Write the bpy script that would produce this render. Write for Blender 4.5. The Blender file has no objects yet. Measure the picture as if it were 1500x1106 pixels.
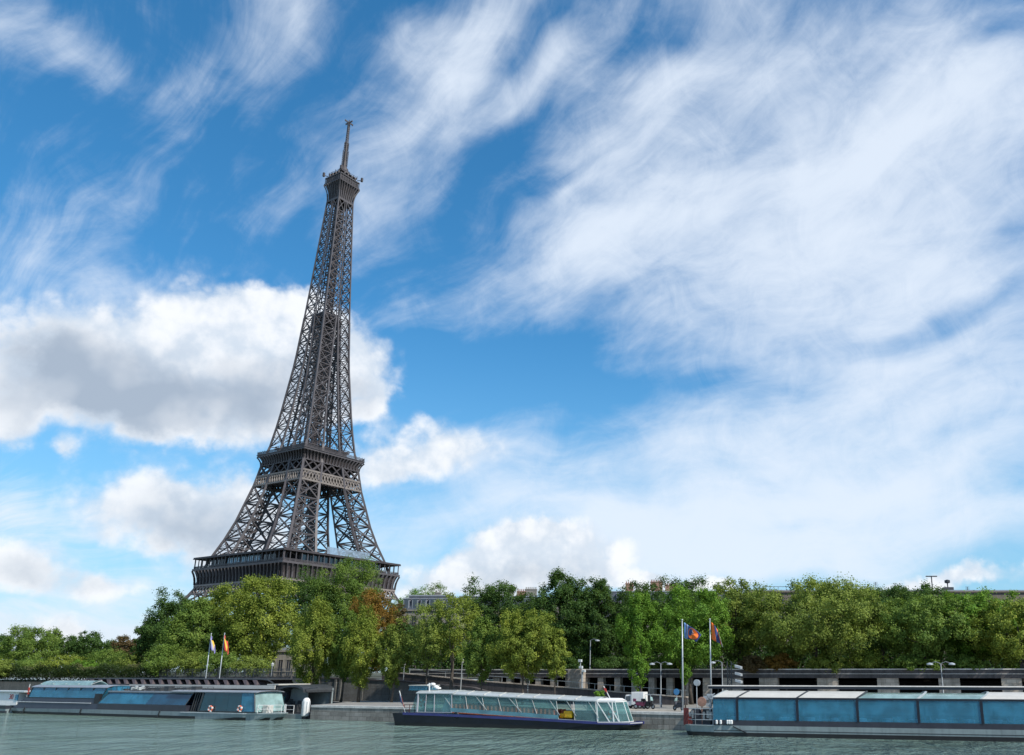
import bpy, math, random
import numpy as np
from mathutils import Vector, Matrix

S = bpy.context.scene
COL = S.collection
random.seed(7)

# ------------------------------------------------------------------ camera
F, PX, PY, YH, EYE = 1198.244, 955.987, 663.915, 985.0, 5.8
TH = math.atan((YH - PY) / F)
cd = bpy.data.cameras.new('camera')
cam = bpy.data.objects.new('camera', cd)
COL.objects.link(cam)
cam.location = (0, 0, EYE)
cam.rotation_euler = (math.pi / 2 + TH, 0, 0)
cd.sensor_fit = 'HORIZONTAL'
cd.sensor_width = 36
cd.lens = F / 1500 * 36
cd.shift_x = (750 - PX) / 1500
cd.shift_y = (PY - 553) / 1500
cd.clip_end = 30000
cd.clip_start = 0.5
S.camera = cam

# ------------------------------------------------------------------ light
SUN_DIR = Vector((0.82, -0.57, 1.0)).normalized()
SUN_EL = math.asin(SUN_DIR.z)
SUN_AZ = math.atan2(SUN_DIR.x, SUN_DIR.y)          # clockwise from +Y
sl = bpy.data.lights.new('sun', 'SUN')
sl.energy = 4.8
sl.angle = math.radians(0.5)
sl.color = (1.0, 0.94, 0.85)
so = bpy.data.objects.new('sun', sl)
COL.objects.link(so)
so.rotation_euler = SUN_DIR.to_track_quat('Z', 'Y').to_euler()
SKY_STRENGTH = 0.1

S.view_settings.view_transform = 'Standard'
S.view_settings.look = 'None'
S.view_settings.exposure = 0.12
S.view_settings.gamma = 1.0


def ray(px, py):
    a, b = (px - PX) / F, -(py - PY) / F
    return Vector((a, math.cos(TH) - math.sin(TH) * b, math.sin(TH) + math.cos(TH) * b))


def azel(px, py):
    d = ray(px, py).normalized()
    return math.degrees(math.atan2(d.x, d.y)), math.degrees(math.asin(d.z))


# ------------------------------------------------------------------ node helper
class NT:
    def __init__(s, tree):
        s.t = tree
        s.n = tree.nodes
        s.l = tree.links

    def node(s, typ, **kw):
        n = s.n.new(typ)
        for k, v in kw.items():
            setattr(n, k, v)
        return n

    def put(s, sock, v):
        if v is None:
            return
        if hasattr(v, 'is_output'):
            s.l.new(v, sock)
        else:
            sock.default_value = v

    def math(s, op, a, b=None, c=None, clamp=False):
        n = s.node('ShaderNodeMath', operation=op, use_clamp=clamp)
        s.put(n.inputs[0], a)
        s.put(n.inputs[1], b)
        s.put(n.inputs[2], c)
        return n.outputs[0]

    def vmath(s, op, a, b=None, scale=None):
        n = s.node('ShaderNodeVectorMath', operation=op)
        s.put(n.inputs[0], a)
        s.put(n.inputs[1], b)
        if scale is not None:
            s.put(n.inputs['Scale'], scale)
        return n.outputs['Value'] if op in ('LENGTH', 'DOT_PRODUCT') else n.outputs[0]

    def noise(s, vec, scale, detail=4, rough=0.55, dist=0.0, dims='3D', color=False, w=None):
        n = s.node('ShaderNodeTexNoise', noise_dimensions=dims)
        s.put(n.inputs['Vector'], vec)
        n.inputs['Scale'].default_value = scale
        n.inputs['Detail'].default_value = detail
        n.inputs['Roughness'].default_value = rough
        n.inputs['Distortion'].default_value = dist
        return n.outputs['Color' if color else 'Fac']

    def ramp(s, fac, stops, interp='LINEAR'):
        n = s.node('ShaderNodeValToRGB')
        r = n.color_ramp
        r.interpolation = interp
        while len(r.elements) < len(stops):
            r.elements.new(0.5)
        for e, (p, c) in zip(r.elements, stops):
            e.position = p
            e.color = (*c, 1) if len(c) == 3 else c
        s.put(n.inputs[0], fac)
        return n.outputs[0]

    def mix(s, fac, a, b, blend='MIX'):
        n = s.node('ShaderNodeMix', data_type='RGBA', blend_type=blend)
        s.put(n.inputs[0], fac)
        s.put(n.inputs[6], a)
        s.put(n.inputs[7], b)
        return n.outputs[2]

    def smooth(s, v, lo, hi):
        n = s.node('ShaderNodeMapRange', interpolation_type='SMOOTHSTEP')
        s.put(n.inputs[0], v)
        n.inputs[1].default_value = lo
        n.inputs[2].default_value = hi
        return n.outputs[0]

    def comb(s, x, y, z):
        n = s.node('ShaderNodeCombineXYZ')
        s.put(n.inputs[0], x)
        s.put(n.inputs[1], y)
        s.put(n.inputs[2], z)
        return n.outputs[0]


# ------------------------------------------------------------------ world: Nishita sky with clouds laid out by azimuth / elevation
def build_world():
    w = bpy.data.worlds.new('World')
    S.world = w
    w.use_nodes = True
    T = NT(w.node_tree)
    T.n.clear()
    out = T.node('ShaderNodeOutputWorld')
    bg = T.node('ShaderNodeBackground')
    bg.inputs[1].default_value = SKY_STRENGTH
    T.l.new(bg.outputs[0], out.inputs[0])
    sky = T.node('ShaderNodeTexSky', sky_type='NISHITA')
    sky.sun_disc = False
    sky.sun_elevation = SUN_EL
    sky.sun_rotation = SUN_AZ
    sky.altitude = 50
    sky.air_density = 1.0
    sky.dust_density = 0.2
    sky.ozone_density = 2.0
    tc = T.node('ShaderNodeTexCoord')
    d = tc.outputs['Generated']
    sep = T.node('ShaderNodeSeparateXYZ')
    T.l.new(d, sep.inputs[0])
    az = T.math('MULTIPLY', T.math('ARCTAN2', sep.outputs[0], sep.outputs[1]), 180 / math.pi)
    el = T.math('MULTIPLY', T.math('ARCSINE', sep.outputs[2]), 180 / math.pi)
    P0 = T.comb(az, el, 0.0)                         # degrees
    # domain warp
    wn = T.noise(d, 5.0, 2, 0.45, color=True)
    wv = T.vmath('MULTIPLY', T.vmath('SUBTRACT', wn, (0.5, 0.5, 0.5)), (1, 1, 0))
    Pw = T.vmath('ADD', P0, T.vmath('SCALE', wv, scale=9.0))
    wn2 = T.noise(d, 22.0, 5, 0.6, color=True)
    wv2 = T.vmath('MULTIPLY', T.vmath('SUBTRACT', wn2, (0.5, 0.5, 0.5)), (1, 1, 0))
    Pc = T.vmath('ADD', T.vmath('ADD', P0, T.vmath('SCALE', wv, scale=4.0)), T.vmath('SCALE', wv2, scale=2.6))

    def blobs(vec, lst):
        acc = None
        for (px, py, rx, ry, ang, wt) in lst:
            a0, e0 = azel(px, py)
            ax, _ = azel(px + rx, py)
            _, ey = azel(px, py - ry)
            m = T.node('ShaderNodeMapping', vector_type='TEXTURE')
            T.l.new(vec, m.inputs[0])
            m.inputs['Location'].default_value = (a0, e0, 0)
            m.inputs['Rotation'].default_value = (0, 0, math.radians(ang))
            m.inputs['Scale'].default_value = (abs(ax - a0), abs(ey - e0), 1)
            g = T.node('ShaderNodeTexGradient', gradient_type='SPHERICAL')
            T.l.new(m.outputs[0], g.inputs[0])
            v = T.math('MULTIPLY_ADD', g.outputs['Fac'], wt * (1.5 if lst is CUM else 1.3), acc if acc is not None else 0.0)
            acc = v
        return acc

    CUM = [(320, 520, 230, 150, 5, 1.2), (100, 555, 240, 115, 0, .8), (420, 490, 120, 95, 0, 1.0), (510, 545, 90, 90, -20, .9), (290, 610, 240, 80, -8, .5),
           (555, 600, 45, 40, 0, .5), (240, 735, 190, 75, 0, .85), (340, 790, 170, 110, 0, .62), (50, 825, 100, 60, 0, .7), (150, 858, 80, 34, 0, .55),
           (110, 917, 170, 28, 0, .5), (650, 665, 150, 52, 0, .72), (560, 690, 90, 40, 0, .5), (745, 785, 90, 35, 0, .6), (790, 825, 190, 60, 3, 1.1),
           (670, 845, 150, 45, 0, .8), (1370, 852, 200, 26, 0, .8), (1000, 850, 130, 16, 0, .7), (88, 655, 30, 34, 0, .45), (5, 610, 60, 60, 0, .6), (900, 850, 160, 24, 0, .5)]
    CIR = [(1260, 330, 620, 450, 0, .88), (1240, 520, 560, 150, 3, .22), (1100, 60, 420, 120, 0, .18), (1400, 140, 420, 200, 0, .30), (1250, 700, 780, 180, 0, .82), (950, 800, 700, 110, 0, .7), (830, 390, 340, 120, 24, .60),
           (900, 180, 260, 200, 30, .45), (690, 70, 260, 150, 35, .40), (640, 30, 190, 70, 20, .22), (560, 320, 80, 180, -10, .32), (650, 130, 120, 200, -20, .25),
           (420, 40, 90, 90, 30, .45), (230, 110, 300, 80, 18, .24), (40, 60, 150, 90, 10, .35), (90, 430, 240, 90, 10, .42), (150, 340, 200, 60, 20, .14),
           (60, 740, 260, 70, 0, .55), (150, 880, 280, 110, 0, .5), (50, 930, 300, 60, 0, .4), (660, 700, 260, 80, 10, .4), (500, 250, 140, 300, -5, .06), (330, 200, 240, 160, 25, .04),
           (1040, 585, 260, 40, 3, -.36), (1420, 465, 200, 30, 8, -.28), (1300, 520, 260, 30, 6, -.12), (720, 560, 230, 80, 5, -.42), (750, 230, 110, 120, 25, -.24), (960, 55, 190, 60, -5, -.28),
           (1250, 500, 420, 50, 4, -.14), (1020, 640, 380, 36, 4, -.13), (1380, 636, 300, 34, 0, -.12), (1200, 742, 420, 36, 0, -.13), (900, 728, 260, 30, 3, -.1), (1320, 265, 300, 60, 6, -.10), (1110, 205, 240, 60, 22, -.12), (820, 60, 170, 40, 35, .30), (740, 130, 140, 34, 42, .30), (860, 262, 170, 30, 30, .22), (1450, 45, 110, 40, 0, -.25), (1150, 840, 300, 30, 0, -.3), (600, 560, 120, 60, 0, -.4)]
    SHD = [(260, 575, 320, 110, 3, .8), (90, 590, 300, 110, 0, .7), (430, 580, 150, 80, 0, .7), (500, 600, 80, 50, 0, .4), (60, 510, 140, 60, 0, .3), (280, 790, 250, 110, 0, .9), (60, 850, 140, 60, 0, .9),
           (120, 925, 260, 40, 0, .6), (760, 850, 220, 35, 0, .6), (640, 690, 160, 40, 0, .4)]
    A = blobs(Pc, CUM)
    B = blobs(Pw, CIR)
    SH = blobs(Pc, SHD)
    front = T.smooth(sep.outputs[1], -0.05, 0.25)
    # cumulus alpha
    fb = T.noise(d, 15.0, 3, 0.5)
    fb2 = T.noise(d, 9.0, 5, 0.6)
    fb3 = T.noise(d, 42.0, 4, 0.6)
    puff = T.math('MULTIPLY', T.math('ABSOLUTE', T.math('SUBTRACT', fb, 0.5)), 3.0)
    nz = T.math('MULTIPLY_ADD', T.math('SUBTRACT', fb2, 0.5), 0.8, T.math('MULTIPLY_ADD', T.math('SUBTRACT', fb3, 0.5), 0.5, T.math('MULTIPLY', T.math('SUBTRACT', puff, 0.25), 0.62)))
    a1 = T.math('MULTIPLY_ADD', nz, T.smooth(A, 0.0, 0.35), A)
    ca = T.math('MULTIPLY', T.smooth(a1, 0.06, 0.78), 0.95)
    # cirrus: streaks fanning out of a point low on the left, as parallel bands on a high layer do
    a0, e0 = azel(-190, 800)
    ux = T.math('SUBTRACT', az, a0)
    uy = T.math('SUBTRACT', el, e0)
    wsep = T.node('ShaderNodeSeparateXYZ')
    T.l.new(wv, wsep.inputs[0])
    uxw = T.math('MULTIPLY_ADD', wsep.outputs[0], 8.0, ux)
    uyw = T.math('MULTIPLY_ADD', wsep.outputs[1], 7.0, uy)
    ang = T.math('ARCTAN2', uyw, uxw)
    rad = T.math('LOGARITHM', T.math('ADD', T.math('SQRT', T.math('ADD', T.math('MULTIPLY', uxw, uxw), T.math('MULTIPLY', uyw, uyw))), 3.0), 2.718)
    st1 = T.noise(T.comb(T.math('MULTIPLY', ang, 6.0), T.math('MULTIPLY', rad, 2.2), 1.3), 2.0, 5, 0.55)
    st2 = T.noise(T.comb(T.math('MULTIPLY', ang, 30.0), T.math('MULTIPLY', rad, 3.2), 5.1), 1.6, 5, 0.65)
    st3 = T.noise(d, 16.0, 8, 0.68, 0.8)
    st4 = T.noise(T.vmath('MULTIPLY', d, (1.0, 1.0, 3.5)), 5.0, 7, 0.6, 0.4)
    s = T.math('MULTIPLY', T.math('SUBTRACT', st1, 0.5), 1.65)
    s = T.math('MULTIPLY_ADD', T.math('SUBTRACT', st2, 0.5), 0.42, s)
    s = T.math('MULTIPLY_ADD', T.math('SUBTRACT', st3, 0.5), 0.9, s)
    s = T.math('MULTIPLY_ADD', T.math('SUBTRACT', st4, 0.5), 0.7, s)
    cov = T.math('ADD', T.math('MULTIPLY', B, front), T.math('MULTIPLY', T.math('SUBTRACT', 1.0, front), 0.45))
    cb = T.math('MULTIPLY_ADD', s, 0.62, cov)
    ci = T.math('MULTIPLY', T.smooth(cb, -0.04, 1.10), 0.90)
    # colours, in the sky texture's own (bright) units
    K = 1.0 / SKY_STRENGTH
    hs = T.node('ShaderNodeHueSaturation')
    hs.inputs['Saturation'].default_value = 1.40
    hs.inputs['Hue'].default_value = 0.493
    hs.inputs['Value'].default_value = 1.55
    T.l.new(sky.outputs[0], hs.inputs['Color'])
    hz = T.smooth(el, 24.0, -2.0)
    skyc = T.mix(T.math('MULTIPLY', hz, 0.75), T.mix(0.04, hs.outputs[0], (0.5 * K, 0.7 * K, 0.9 * K, 1)), (0.22 * K, 0.50 * K, 0.76 * K, 1))
    ccol = (0.76 * K, 0.84 * K, 0.95 * K, 1)
    base = T.mix(ci, skyc, ccol)
    sh = T.math('ADD', SH, T.math('MULTIPLY', T.math('SUBTRACT', fb2, 0.5), 1.0))
    sh = T.math('MULTIPLY', T.math('MULTIPLY', T.smooth(sh, -0.1, 1.5), T.smooth(a1, 0.3, 1.3)), T.math('MULTIPLY_ADD', puff, -0.45, 1.10))
    lit = T.mix(T.smooth(T.math('MULTIPLY_ADD', fb3, 0.6, T.math('MULTIPLY', puff, 0.5)), 0.25, 0.6), (0.66 * K, 0.74 * K, 0.84 * K, 1), (0.93 * K, 0.95 * K, 0.98 * K, 1))
    cc = T.mix(sh, lit, (0.39 * K, 0.46 * K, 0.56 * K, 1))
    res = T.mix(T.math('MULTIPLY', ca, front), base, cc)
    T.l.new(res, bg.inputs[0])
    w.cycles.sampling_method = 'NONE'


build_world()


# ================================================================== geometry helpers
def hit(px, py, O, n, off=0.0):
    """point where the sight line meets the vertical plane through O (2D) with 2D normal n, moved back by off"""
    r = ray(px, py)
    t = ((O[0] * n[0] + O[1] * n[1]) + off) / (r.x * n[0] + r.y * n[1])
    return Vector((0, 0, EYE)) + r * t


def ground(px, py, z=0.0):
    r = ray(px, py)
    return Vector((0, 0, EYE)) + r * ((z - EYE) / r.z)


def at_y(px, py, Y):
    r = ray(px, py)
    return Vector((0, 0, EYE)) + r * (Y / r.y)


class Frame:
    """vertical plane on a mooring line; x along the line, y away from the camera, z up"""
    def __init__(s, p1, p2, off=0.0):
        a, b = ground(*p1), ground(*p2)
        d = (b - a).xy.normalized()
        n = Vector((-d.y, d.x))
        if n.y < 0:
            n = -n
        s.d, s.n = d, n
        s.O = a.xy + n * off
        s.ang = math.atan2(d.y, d.x)

    def w(s, px, py, off=0.0):
        return hit(px, py, s.O, s.n, off)

    def l(s, px, py, off=0.0):
        p = s.w(px, py, off)
        return ((p.xy - s.O).dot(s.d), p.z)

    def x(s, px, py, off=0.0):
        return s.l(px, py, off)[0]

    def z(s, px, py, off=0.0):
        return s.l(px, py, off)[1]

    def world(s, x, y, z=0.0):
        p = s.O + s.d * x + s.n * y
        return Vector((p.x, p.y, z))


class MB:
    def __init__(s):
        s.v, s.f, s.m = [], [], []
        s.mi = 0

    def add(s, verts, faces):
        b = len(s.v)
        s.v += [tuple(v) for v in verts]
        s.f += [tuple(i + b for i in f) for f in faces]
        s.m += [s.mi] * len(faces)
        return s

    def hexa(s, p):
        return s.add(p, [(0, 3, 2, 1), (4, 5, 6, 7), (0, 1, 5, 4), (1, 2, 6, 5), (2, 3, 7, 6), (3, 0, 4, 7)])

    def box(s, x0, x1, y0, y1, z0, z1):
        return s.hexa([(x0, y0, z0), (x1, y0, z0), (x1, y1, z0), (x0, y1, z0), (x0, y0, z1), (x1, y0, z1), (x1, y1, z1), (x0, y1, z1)])

    def beam(s, p, q, w, h=None, up=(0, 0, 1)):
        p, q = Vector(p), Vector(q)
        h = w if h is None else h
        d = q - p
        if d.length < 1e-6:
            return s
        d.normalize()
        u = Vector(up)
        if abs(d.dot(u)) > 0.98:
            u = Vector((0, 1, 0)) if abs(d.y) < 0.9 else Vector((1, 0, 0))
        a = d.cross(u).normalized()
        b = a.cross(d)
        a, b = a * w / 2, b * h / 2
        return s.hexa([p - a - b, p + a - b, p + a + b, p - a + b, q - a - b, q + a - b, q + a + b, q - a + b])

    def tube(s, pts, rad, n=8, cap=True):
        pts = [Vector(p) for p in pts]
        if not hasattr(rad, '__len__'):
            rad = [rad] * len(pts)
        vs, fs = [], []
        for i, p in enumerate(pts):
            d = (pts[min(i + 1, len(pts) - 1)] - pts[max(i - 1, 0)]).normalized()
            u = Vector((0, 0, 1)) if abs(d.z) < 0.95 else Vector((1, 0, 0))
            a = d.cross(u).normalized()
            b = a.cross(d)
            for k in range(n):
                t = 2 * math.pi * k / n
                vs.append(p + (a * math.cos(t) + b * math.sin(t)) * rad[i])
        for i in range(len(pts) - 1):
            for k in range(n):
                k2 = (k + 1) % n
                fs.append((i * n + k, i * n + k2, (i + 1) * n + k2, (i + 1) * n + k))
        if cap:
            fs.append(tuple(range(n - 1, -1, -1)))
            fs.append(tuple((len(pts) - 1) * n + k for k in range(n)))
        return s.add(vs, fs)

    def lathe(s, c, prof, n=16, axis='z'):
        c = Vector(c)
        vs, fs = [], []
        for r, h in prof:
            for k in range(n):
                t = 2 * math.pi * k / n
                a, b = r * math.cos(t), r * math.sin(t)
                vs.append(c + (Vector((a, b, h)) if axis == 'z' else Vector((a, h, b)) if axis == 'y' else Vector((h, a, b))))
        for i in range(len(prof) - 1):
            for k in range(n):
                k2 = (k + 1) % n
                fs.append((i * n + k, i * n + k2, (i + 1) * n + k2, (i + 1) * n + k))
        fs.append(tuple(range(n - 1, -1, -1)))
        fs.append(tuple((len(prof) - 1) * n + k for k in range(n)))
        return s.add(vs, fs)

    def torus(s, c, R, r, n=20, m=8, axis='y'):
        c = Vector(c)
        vs, fs = [], []
        for i in range(n):
            t = 2 * math.pi * i / n
            for j in range(m):
                p = 2 * math.pi * j / m
                a, b, h = (R + r * math.cos(p)) * math.cos(t), (R + r * math.cos(p)) * math.sin(t), r * math.sin(p)
                vs.append(c + (Vector((a, h, b)) if axis == 'y' else Vector((h, a, b)) if axis == 'x' else Vector((a, b, h))))
        for i in range(n):
            for j in range(m):
                i2, j2 = (i + 1) % n, (j + 1) % m
                fs.append((i * m + j, i2 * m + j, i2 * m + j2, i * m + j2))
        return s.add(vs, fs)

    def build(s, name, mat, parent=None, smooth=False, bevel=0.0):
        me = bpy.data.meshes.new(name)
        me.from_pydata(s.v, [], s.f)
        for mm in (mat if isinstance(mat, (list, tuple)) else [mat]):
            me.materials.append(mm)
        if isinstance(mat, (list, tuple)):
            me.polygons.foreach_set('material_index', s.m)
        if smooth:
            me.polygons.foreach_set('use_smooth', [True] * len(me.polygons))
        me.update()
        o = bpy.data.objects.new(name, me)
        COL.objects.link(o)
        if parent:
            o.parent = parent
        if bevel:
            b = o.modifiers.new('bevel', 'BEVEL')
            b.width = bevel
            b.segments = 2
            b.limit_method = 'ANGLE'
        return o


def thing(name, label, cat, loc=(0, 0, 0), rz=0.0, group=None):
    o = bpy.data.objects.new(name, None)
    COL.objects.link(o)
    o.empty_display_size = 0.5
    o.location = loc
    o.rotation_euler = (0, 0, rz)
    return tag(o, label, cat, group)


def tag(o, label, cat, group=None):
    o['label'] = label
    o['category'] = cat
    if group:
        o['group'] = group
    return o


def struct(o):
    o['kind'] = 'structure'
    return o


def kids(o, allobs):
    return [c for c in allobs if c.parent == o]


def dup(root, loc, rz, label, group=None, scale=None):
    obs = list(COL.objects)

    def rec(o, par):
        c = o.copy()
        COL.objects.link(c)
        if par:
            c.parent = par
        for ch in kids(o, obs):
            rec(ch, c)
        return c
    r = rec(root, None)
    r.location = loc
    r.rotation_euler = (0, 0, rz)
    r['label'] = label
    if group:
        r['group'] = group
    if scale:
        r.scale = scale
    return r


# ------------------------------------------------------------------ materials
def pmat(name, col, rough=0.6, metal=0.0, var=0.25, scale=2.0, bump=0.0, bscale=20.0, col2=None, stretch=(1, 1, 1), coords='Object', spec=0.5, streak=0.0):
    m = bpy.data.materials.new(name)
    m.use_nodes = True
    T = NT(m.node_tree)
    b = T.n['Principled BSDF']
    tc = T.node('ShaderNodeTexCoord').outputs[coords]
    v = T.vmath('MULTIPLY', tc, stretch)
    n1 = T.noise(v, scale, 6, 0.6)
    n2 = T.noise(v, scale * 5.3, 4, 0.6)
    f = T.math('MULTIPLY_ADD', n2, 0.4, T.math('MULTIPLY', n1, 0.6))
    f = T.smooth(f, 0.32, 0.68)
    lo = tuple(c * (1 - var) for c in col) if col2 is None else col2
    hi = tuple(min(1, c * (1 + var)) for c in col) if col2 is None else col
    c = T.mix(f, (*lo, 1), (*hi, 1))
    if streak:
        sv = T.vmath('MULTIPLY', tc, (1.0, 1.0, 0.06))
        sn = T.smooth(T.noise(sv, 1.7, 5, 0.65), 0.45, 0.7)
        c = T.mix(T.math('MULTIPLY', sn, streak), c, tuple(x * 0.35 for x in col) + (1,))
    T.put(b.inputs['Base Color'], c)
    r = T.math('MULTIPLY_ADD', T.math('SUBTRACT', n2, 0.5), 0.25, rough, clamp=True)
    T.put(b.inputs['Roughness'], r)
    b.inputs['Metallic'].default_value = metal
    b.inputs['Specular IOR Level'].default_value = spec
    if bump:
        bn = T.node('ShaderNodeBump')
        bn.inputs['Strength'].default_value = bump
        bn.inputs['Distance'].default_value = 0.05
        T.put(bn.inputs['Height'], T.noise(v, bscale, 4, 0.6))
        T.l.new(bn.outputs[0], b.inputs['Normal'])
    return m


def stone_mat(name, col, bw=1.2, bh=0.5, mortar=0.35, var=0.3, streak=0.5):
    """coursed stone: brick texture on (along, up) coordinates of the object"""
    m = bpy.data.materials.new(name)
    m.use_nodes = True
    T = NT(m.node_tree)
    b = T.n['Principled BSDF']
    tc = T.node('ShaderNodeTexCoord').outputs['Object']
    sp = T.node('ShaderNodeSeparateXYZ')
    T.l.new(tc, sp.inputs[0])
    uv = T.comb(sp.outputs[0], sp.outputs[2], sp.outputs[1])
    br = T.node('ShaderNodeTexBrick')
    T.l.new(uv, br.inputs[0])
    br.inputs['Scale'].default_value = 1.0
    br.inputs['Brick Width'].default_value = bw
    br.inputs['Row Height'].default_value = bh
    br.inputs['Mortar Size'].default_value = 0.025
    br.inputs['Color1'].default_value = (*[c * (1 + var) for c in col], 1)
    br.inputs['Color2'].default_value = (*[c * (1 - var) for c in col], 1)
    br.inputs['Mortar'].default_value = (*[c * mortar for c in col], 1)
    n1 = T.smooth(T.noise(tc, 0.35, 6, 0.65), 0.35, 0.68)
    n2 = T.smooth(T.noise(tc, 3.0, 5, 0.65), 0.3, 0.7)
    c = T.mix(T.math('MULTIPLY', n1, 0.6), br.outputs[0], (*[x * 0.45 for x in col], 1))
    c = T.mix(T.math('MULTIPLY', n2, 0.3), c, (*[x * 1.35 for x in col], 1))
    sv = T.vmath('MULTIPLY', tc, (1.0, 1.0, 0.05))
    sn = T.smooth(T.noise(sv, 0.9, 6, 0.7), 0.48, 0.72)
    c = T.mix(T.math('MULTIPLY', sn, streak), c, (col[0] * .3, col[1] * .3, col[2] * .28, 1))
    T.put(b.inputs['Base Color'], c)
    b.inputs['Roughness'].default_value = 0.9
    b.inputs['Specular IOR Level'].default_value = 0.2
    bn = T.node('ShaderNodeBump')
    bn.inputs['Strength'].default_value = 0.5
    bn.inputs['Distance'].default_value = 0.04
    T.put(bn.inputs['Height'], T.math('MULTIPLY_ADD', n2, 0.5, br.outputs['Fac']))
    bn.invert = True
    T.l.new(bn.outputs[0], b.inputs['Normal'])
    return m


def glass_mat(name, tint, alpha=0.5, rough=0.05):
    """tinted pane: part see-through, part tinted body, with a glossy coat"""
    m = bpy.data.materials.new(name)
    m.use_nodes = True
    T = NT(m.node_tree)
    b = T.n['Principled BSDF']
    tc = T.node('ShaderNodeTexCoord').outputs['Object']
    n = T.noise(tc, 0.7, 4, 0.6)
    T.put(b.inputs['Base Color'], T.mix(T.smooth(n, 0.3, 0.7), (*[c * 0.75 for c in tint], 1), (*[min(1, c * 1.25) for c in tint], 1)))
    b.inputs['Roughness'].default_value = rough
    b.inputs['IOR'].default_value = 1.75
    bn = T.node('ShaderNodeBump')
    bn.inputs['Strength'].default_value = 0.06
    bn.inputs['Distance'].default_value = 0.1
    T.put(bn.inputs['Height'], T.noise(tc, 0.9, 3, 0.5))
    T.l.new(bn.outputs[0], b.inputs['Normal'])
    if alpha < 1:
        tr = T.node('ShaderNodeBsdfTransparent')
        mx = max(tint)
        tr.inputs[0].default_value = (0.5 + 0.45 * tint[0] / mx, 0.5 + 0.45 * tint[1] / mx, 0.5 + 0.45 * tint[2] / mx, 1)
        mi = T.node('ShaderNodeMixShader')
        mi.inputs[0].default_value = alpha
        T.l.new(tr.outputs[0], mi.inputs[1])
        T.l.new(b.outputs[0], mi.inputs[2])
        T.l.new(mi.outputs[0], T.n['Material Output'].inputs[0])
    return m


def leaf_mat(name, dark, light, accent=None, acc=0.1):
    m = bpy.data.materials.new(name)
    m.use_nodes = True
    T = NT(m.node_tree)
    T.n.remove(T.n['Principled BSDF'])
    at = T.node('ShaderNodeAttribute', attribute_name='tint').outputs['Fac']
    stops = [(0.0, dark), (0.85, light)]
    if accent:
        stops.append((1.0 - acc * 0.3, accent))
    c = T.ramp(at, stops)
    df = T.node('ShaderNodeBsdfDiffuse')
    tl = T.node('ShaderNodeBsdfTranslucent')
    gl = T.node('ShaderNodeBsdfGlossy')
    gl.inputs['Roughness'].default_value = 0.6
    gl.inputs['Color'].default_value = (0.35, 0.38, 0.36, 1)
    T.l.new(c, df.inputs[0])
    T.l.new(T.mix(0.5, c, (0.22, 0.32, 0.03, 1)), tl.inputs[0])
    a = T.node('ShaderNodeMixShader')
    a.inputs[0].default_value = 0.33
    T.l.new(df.outputs[0], a.inputs[1])
    T.l.new(tl.outputs[0], a.inputs[2])
    b = T.node('ShaderNodeMixShader')
    b.inputs[0].default_value = 0.035
    T.l.new(a.outputs[0], b.inputs[1])
    T.l.new(gl.outputs[0], b.inputs[2])
    T.l.new(b.outputs[0], T.n['Material Output'].inputs[0])
    return m


def water_mat():
    m = bpy.data.materials.new('river_water')
    m.use_nodes = True
    T = NT(m.node_tree)
    b = T.n['Principled BSDF']
    tc = T.node('ShaderNodeTexCoord').outputs['Object']
    big = T.noise(tc, 0.035, 4, 0.6)
    c = T.mix(T.smooth(big, 0.35, 0.65), (0.125, 0.190, 0.155, 1), (0.18, 0.262, 0.240, 1))
    T.put(b.inputs['Base Color'], c)
    b.inputs['Roughness'].default_value = 0.07
    b.inputs['IOR'].default_value = 1.33
    v1 = T.vmath('MULTIPLY', tc, (1.5, 0.55, 1.0))
    h = T.math('MULTIPLY', T.noise(v1, 0.30, 3, 0.55, 0.5), 0.8)
    h = T.math('MULTIPLY_ADD', T.noise(v1, 0.95, 4, 0.6, 0.3), 0.55, h)
    h = T.math('MULTIPLY_ADD', T.noise(v1, 2.8, 4, 0.65), 0.18, h)
    amp = T.math('MULTIPLY_ADD', T.smooth(T.noise(tc, 0.05, 3, 0.6), 0.35, 0.65), 0.55, 0.45)
    bn = T.node('ShaderNodeBump')
    bn.inputs['Strength'].default_value = 1.0
    bn.inputs['Distance'].default_value = 2.6
    T.put(bn.inputs['Height'], T.math('MULTIPLY', h, amp))
    T.l.new(bn.outputs[0], b.inputs['Normal'])
    return m


M = {}
M['iron'] = pmat('tower_iron', (0.076, 0.067, 0.070), 0.55, 0.0, 0.22, 0.25, 0.0)
M['iron_dark'] = pmat('tower_iron_dark', (0.045, 0.037, 0.039), 0.6, 0.0, 0.25, 0.3)
M['tower_glass'] = glass_mat('pavilion_glass', (0.20, 0.34, 0.45), 1.0, 0.04)
M['haze_glass'] = glass_mat('balustrade_glass', (0.30, 0.36, 0.42), 0.5, 0.05)
M['quay_stone'] = stone_mat('quay_stone', (0.25, 0.235, 0.21), 1.3, 0.5, 0.4, 0.3, 0.6)
M['ramp_stone'] = stone_mat('ramp_stone', (0.155, 0.155, 0.15), 2.4, 0.9, 0.6, 0.18, 0.75)
M['wall_stone'] = stone_mat('tunnel_stone', (0.43, 0.375, 0.315), 1.1, 0.45, 0.6, 0.22, 0.55)
M['beam_conc'] = pmat('beam_concrete', (0.075, 0.068, 0.070), 0.85, 0, 0.3, 0.5, 0.3, 6, streak=0.6)
M['coping'] = pmat('coping_stone', (0.55, 0.53, 0.49), 0.8, 0, 0.25, 1.0, 0.2, 8)
M['paving'] = pmat('quay_paving', (0.22, 0.215, 0.20), 0.9, 0, 0.25, 0.4, 0.3, 10)
M['asphalt'] = pmat('asphalt', (0.06, 0.06, 0.062), 0.9, 0, 0.3, 0.5, 0.3, 30)
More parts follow.
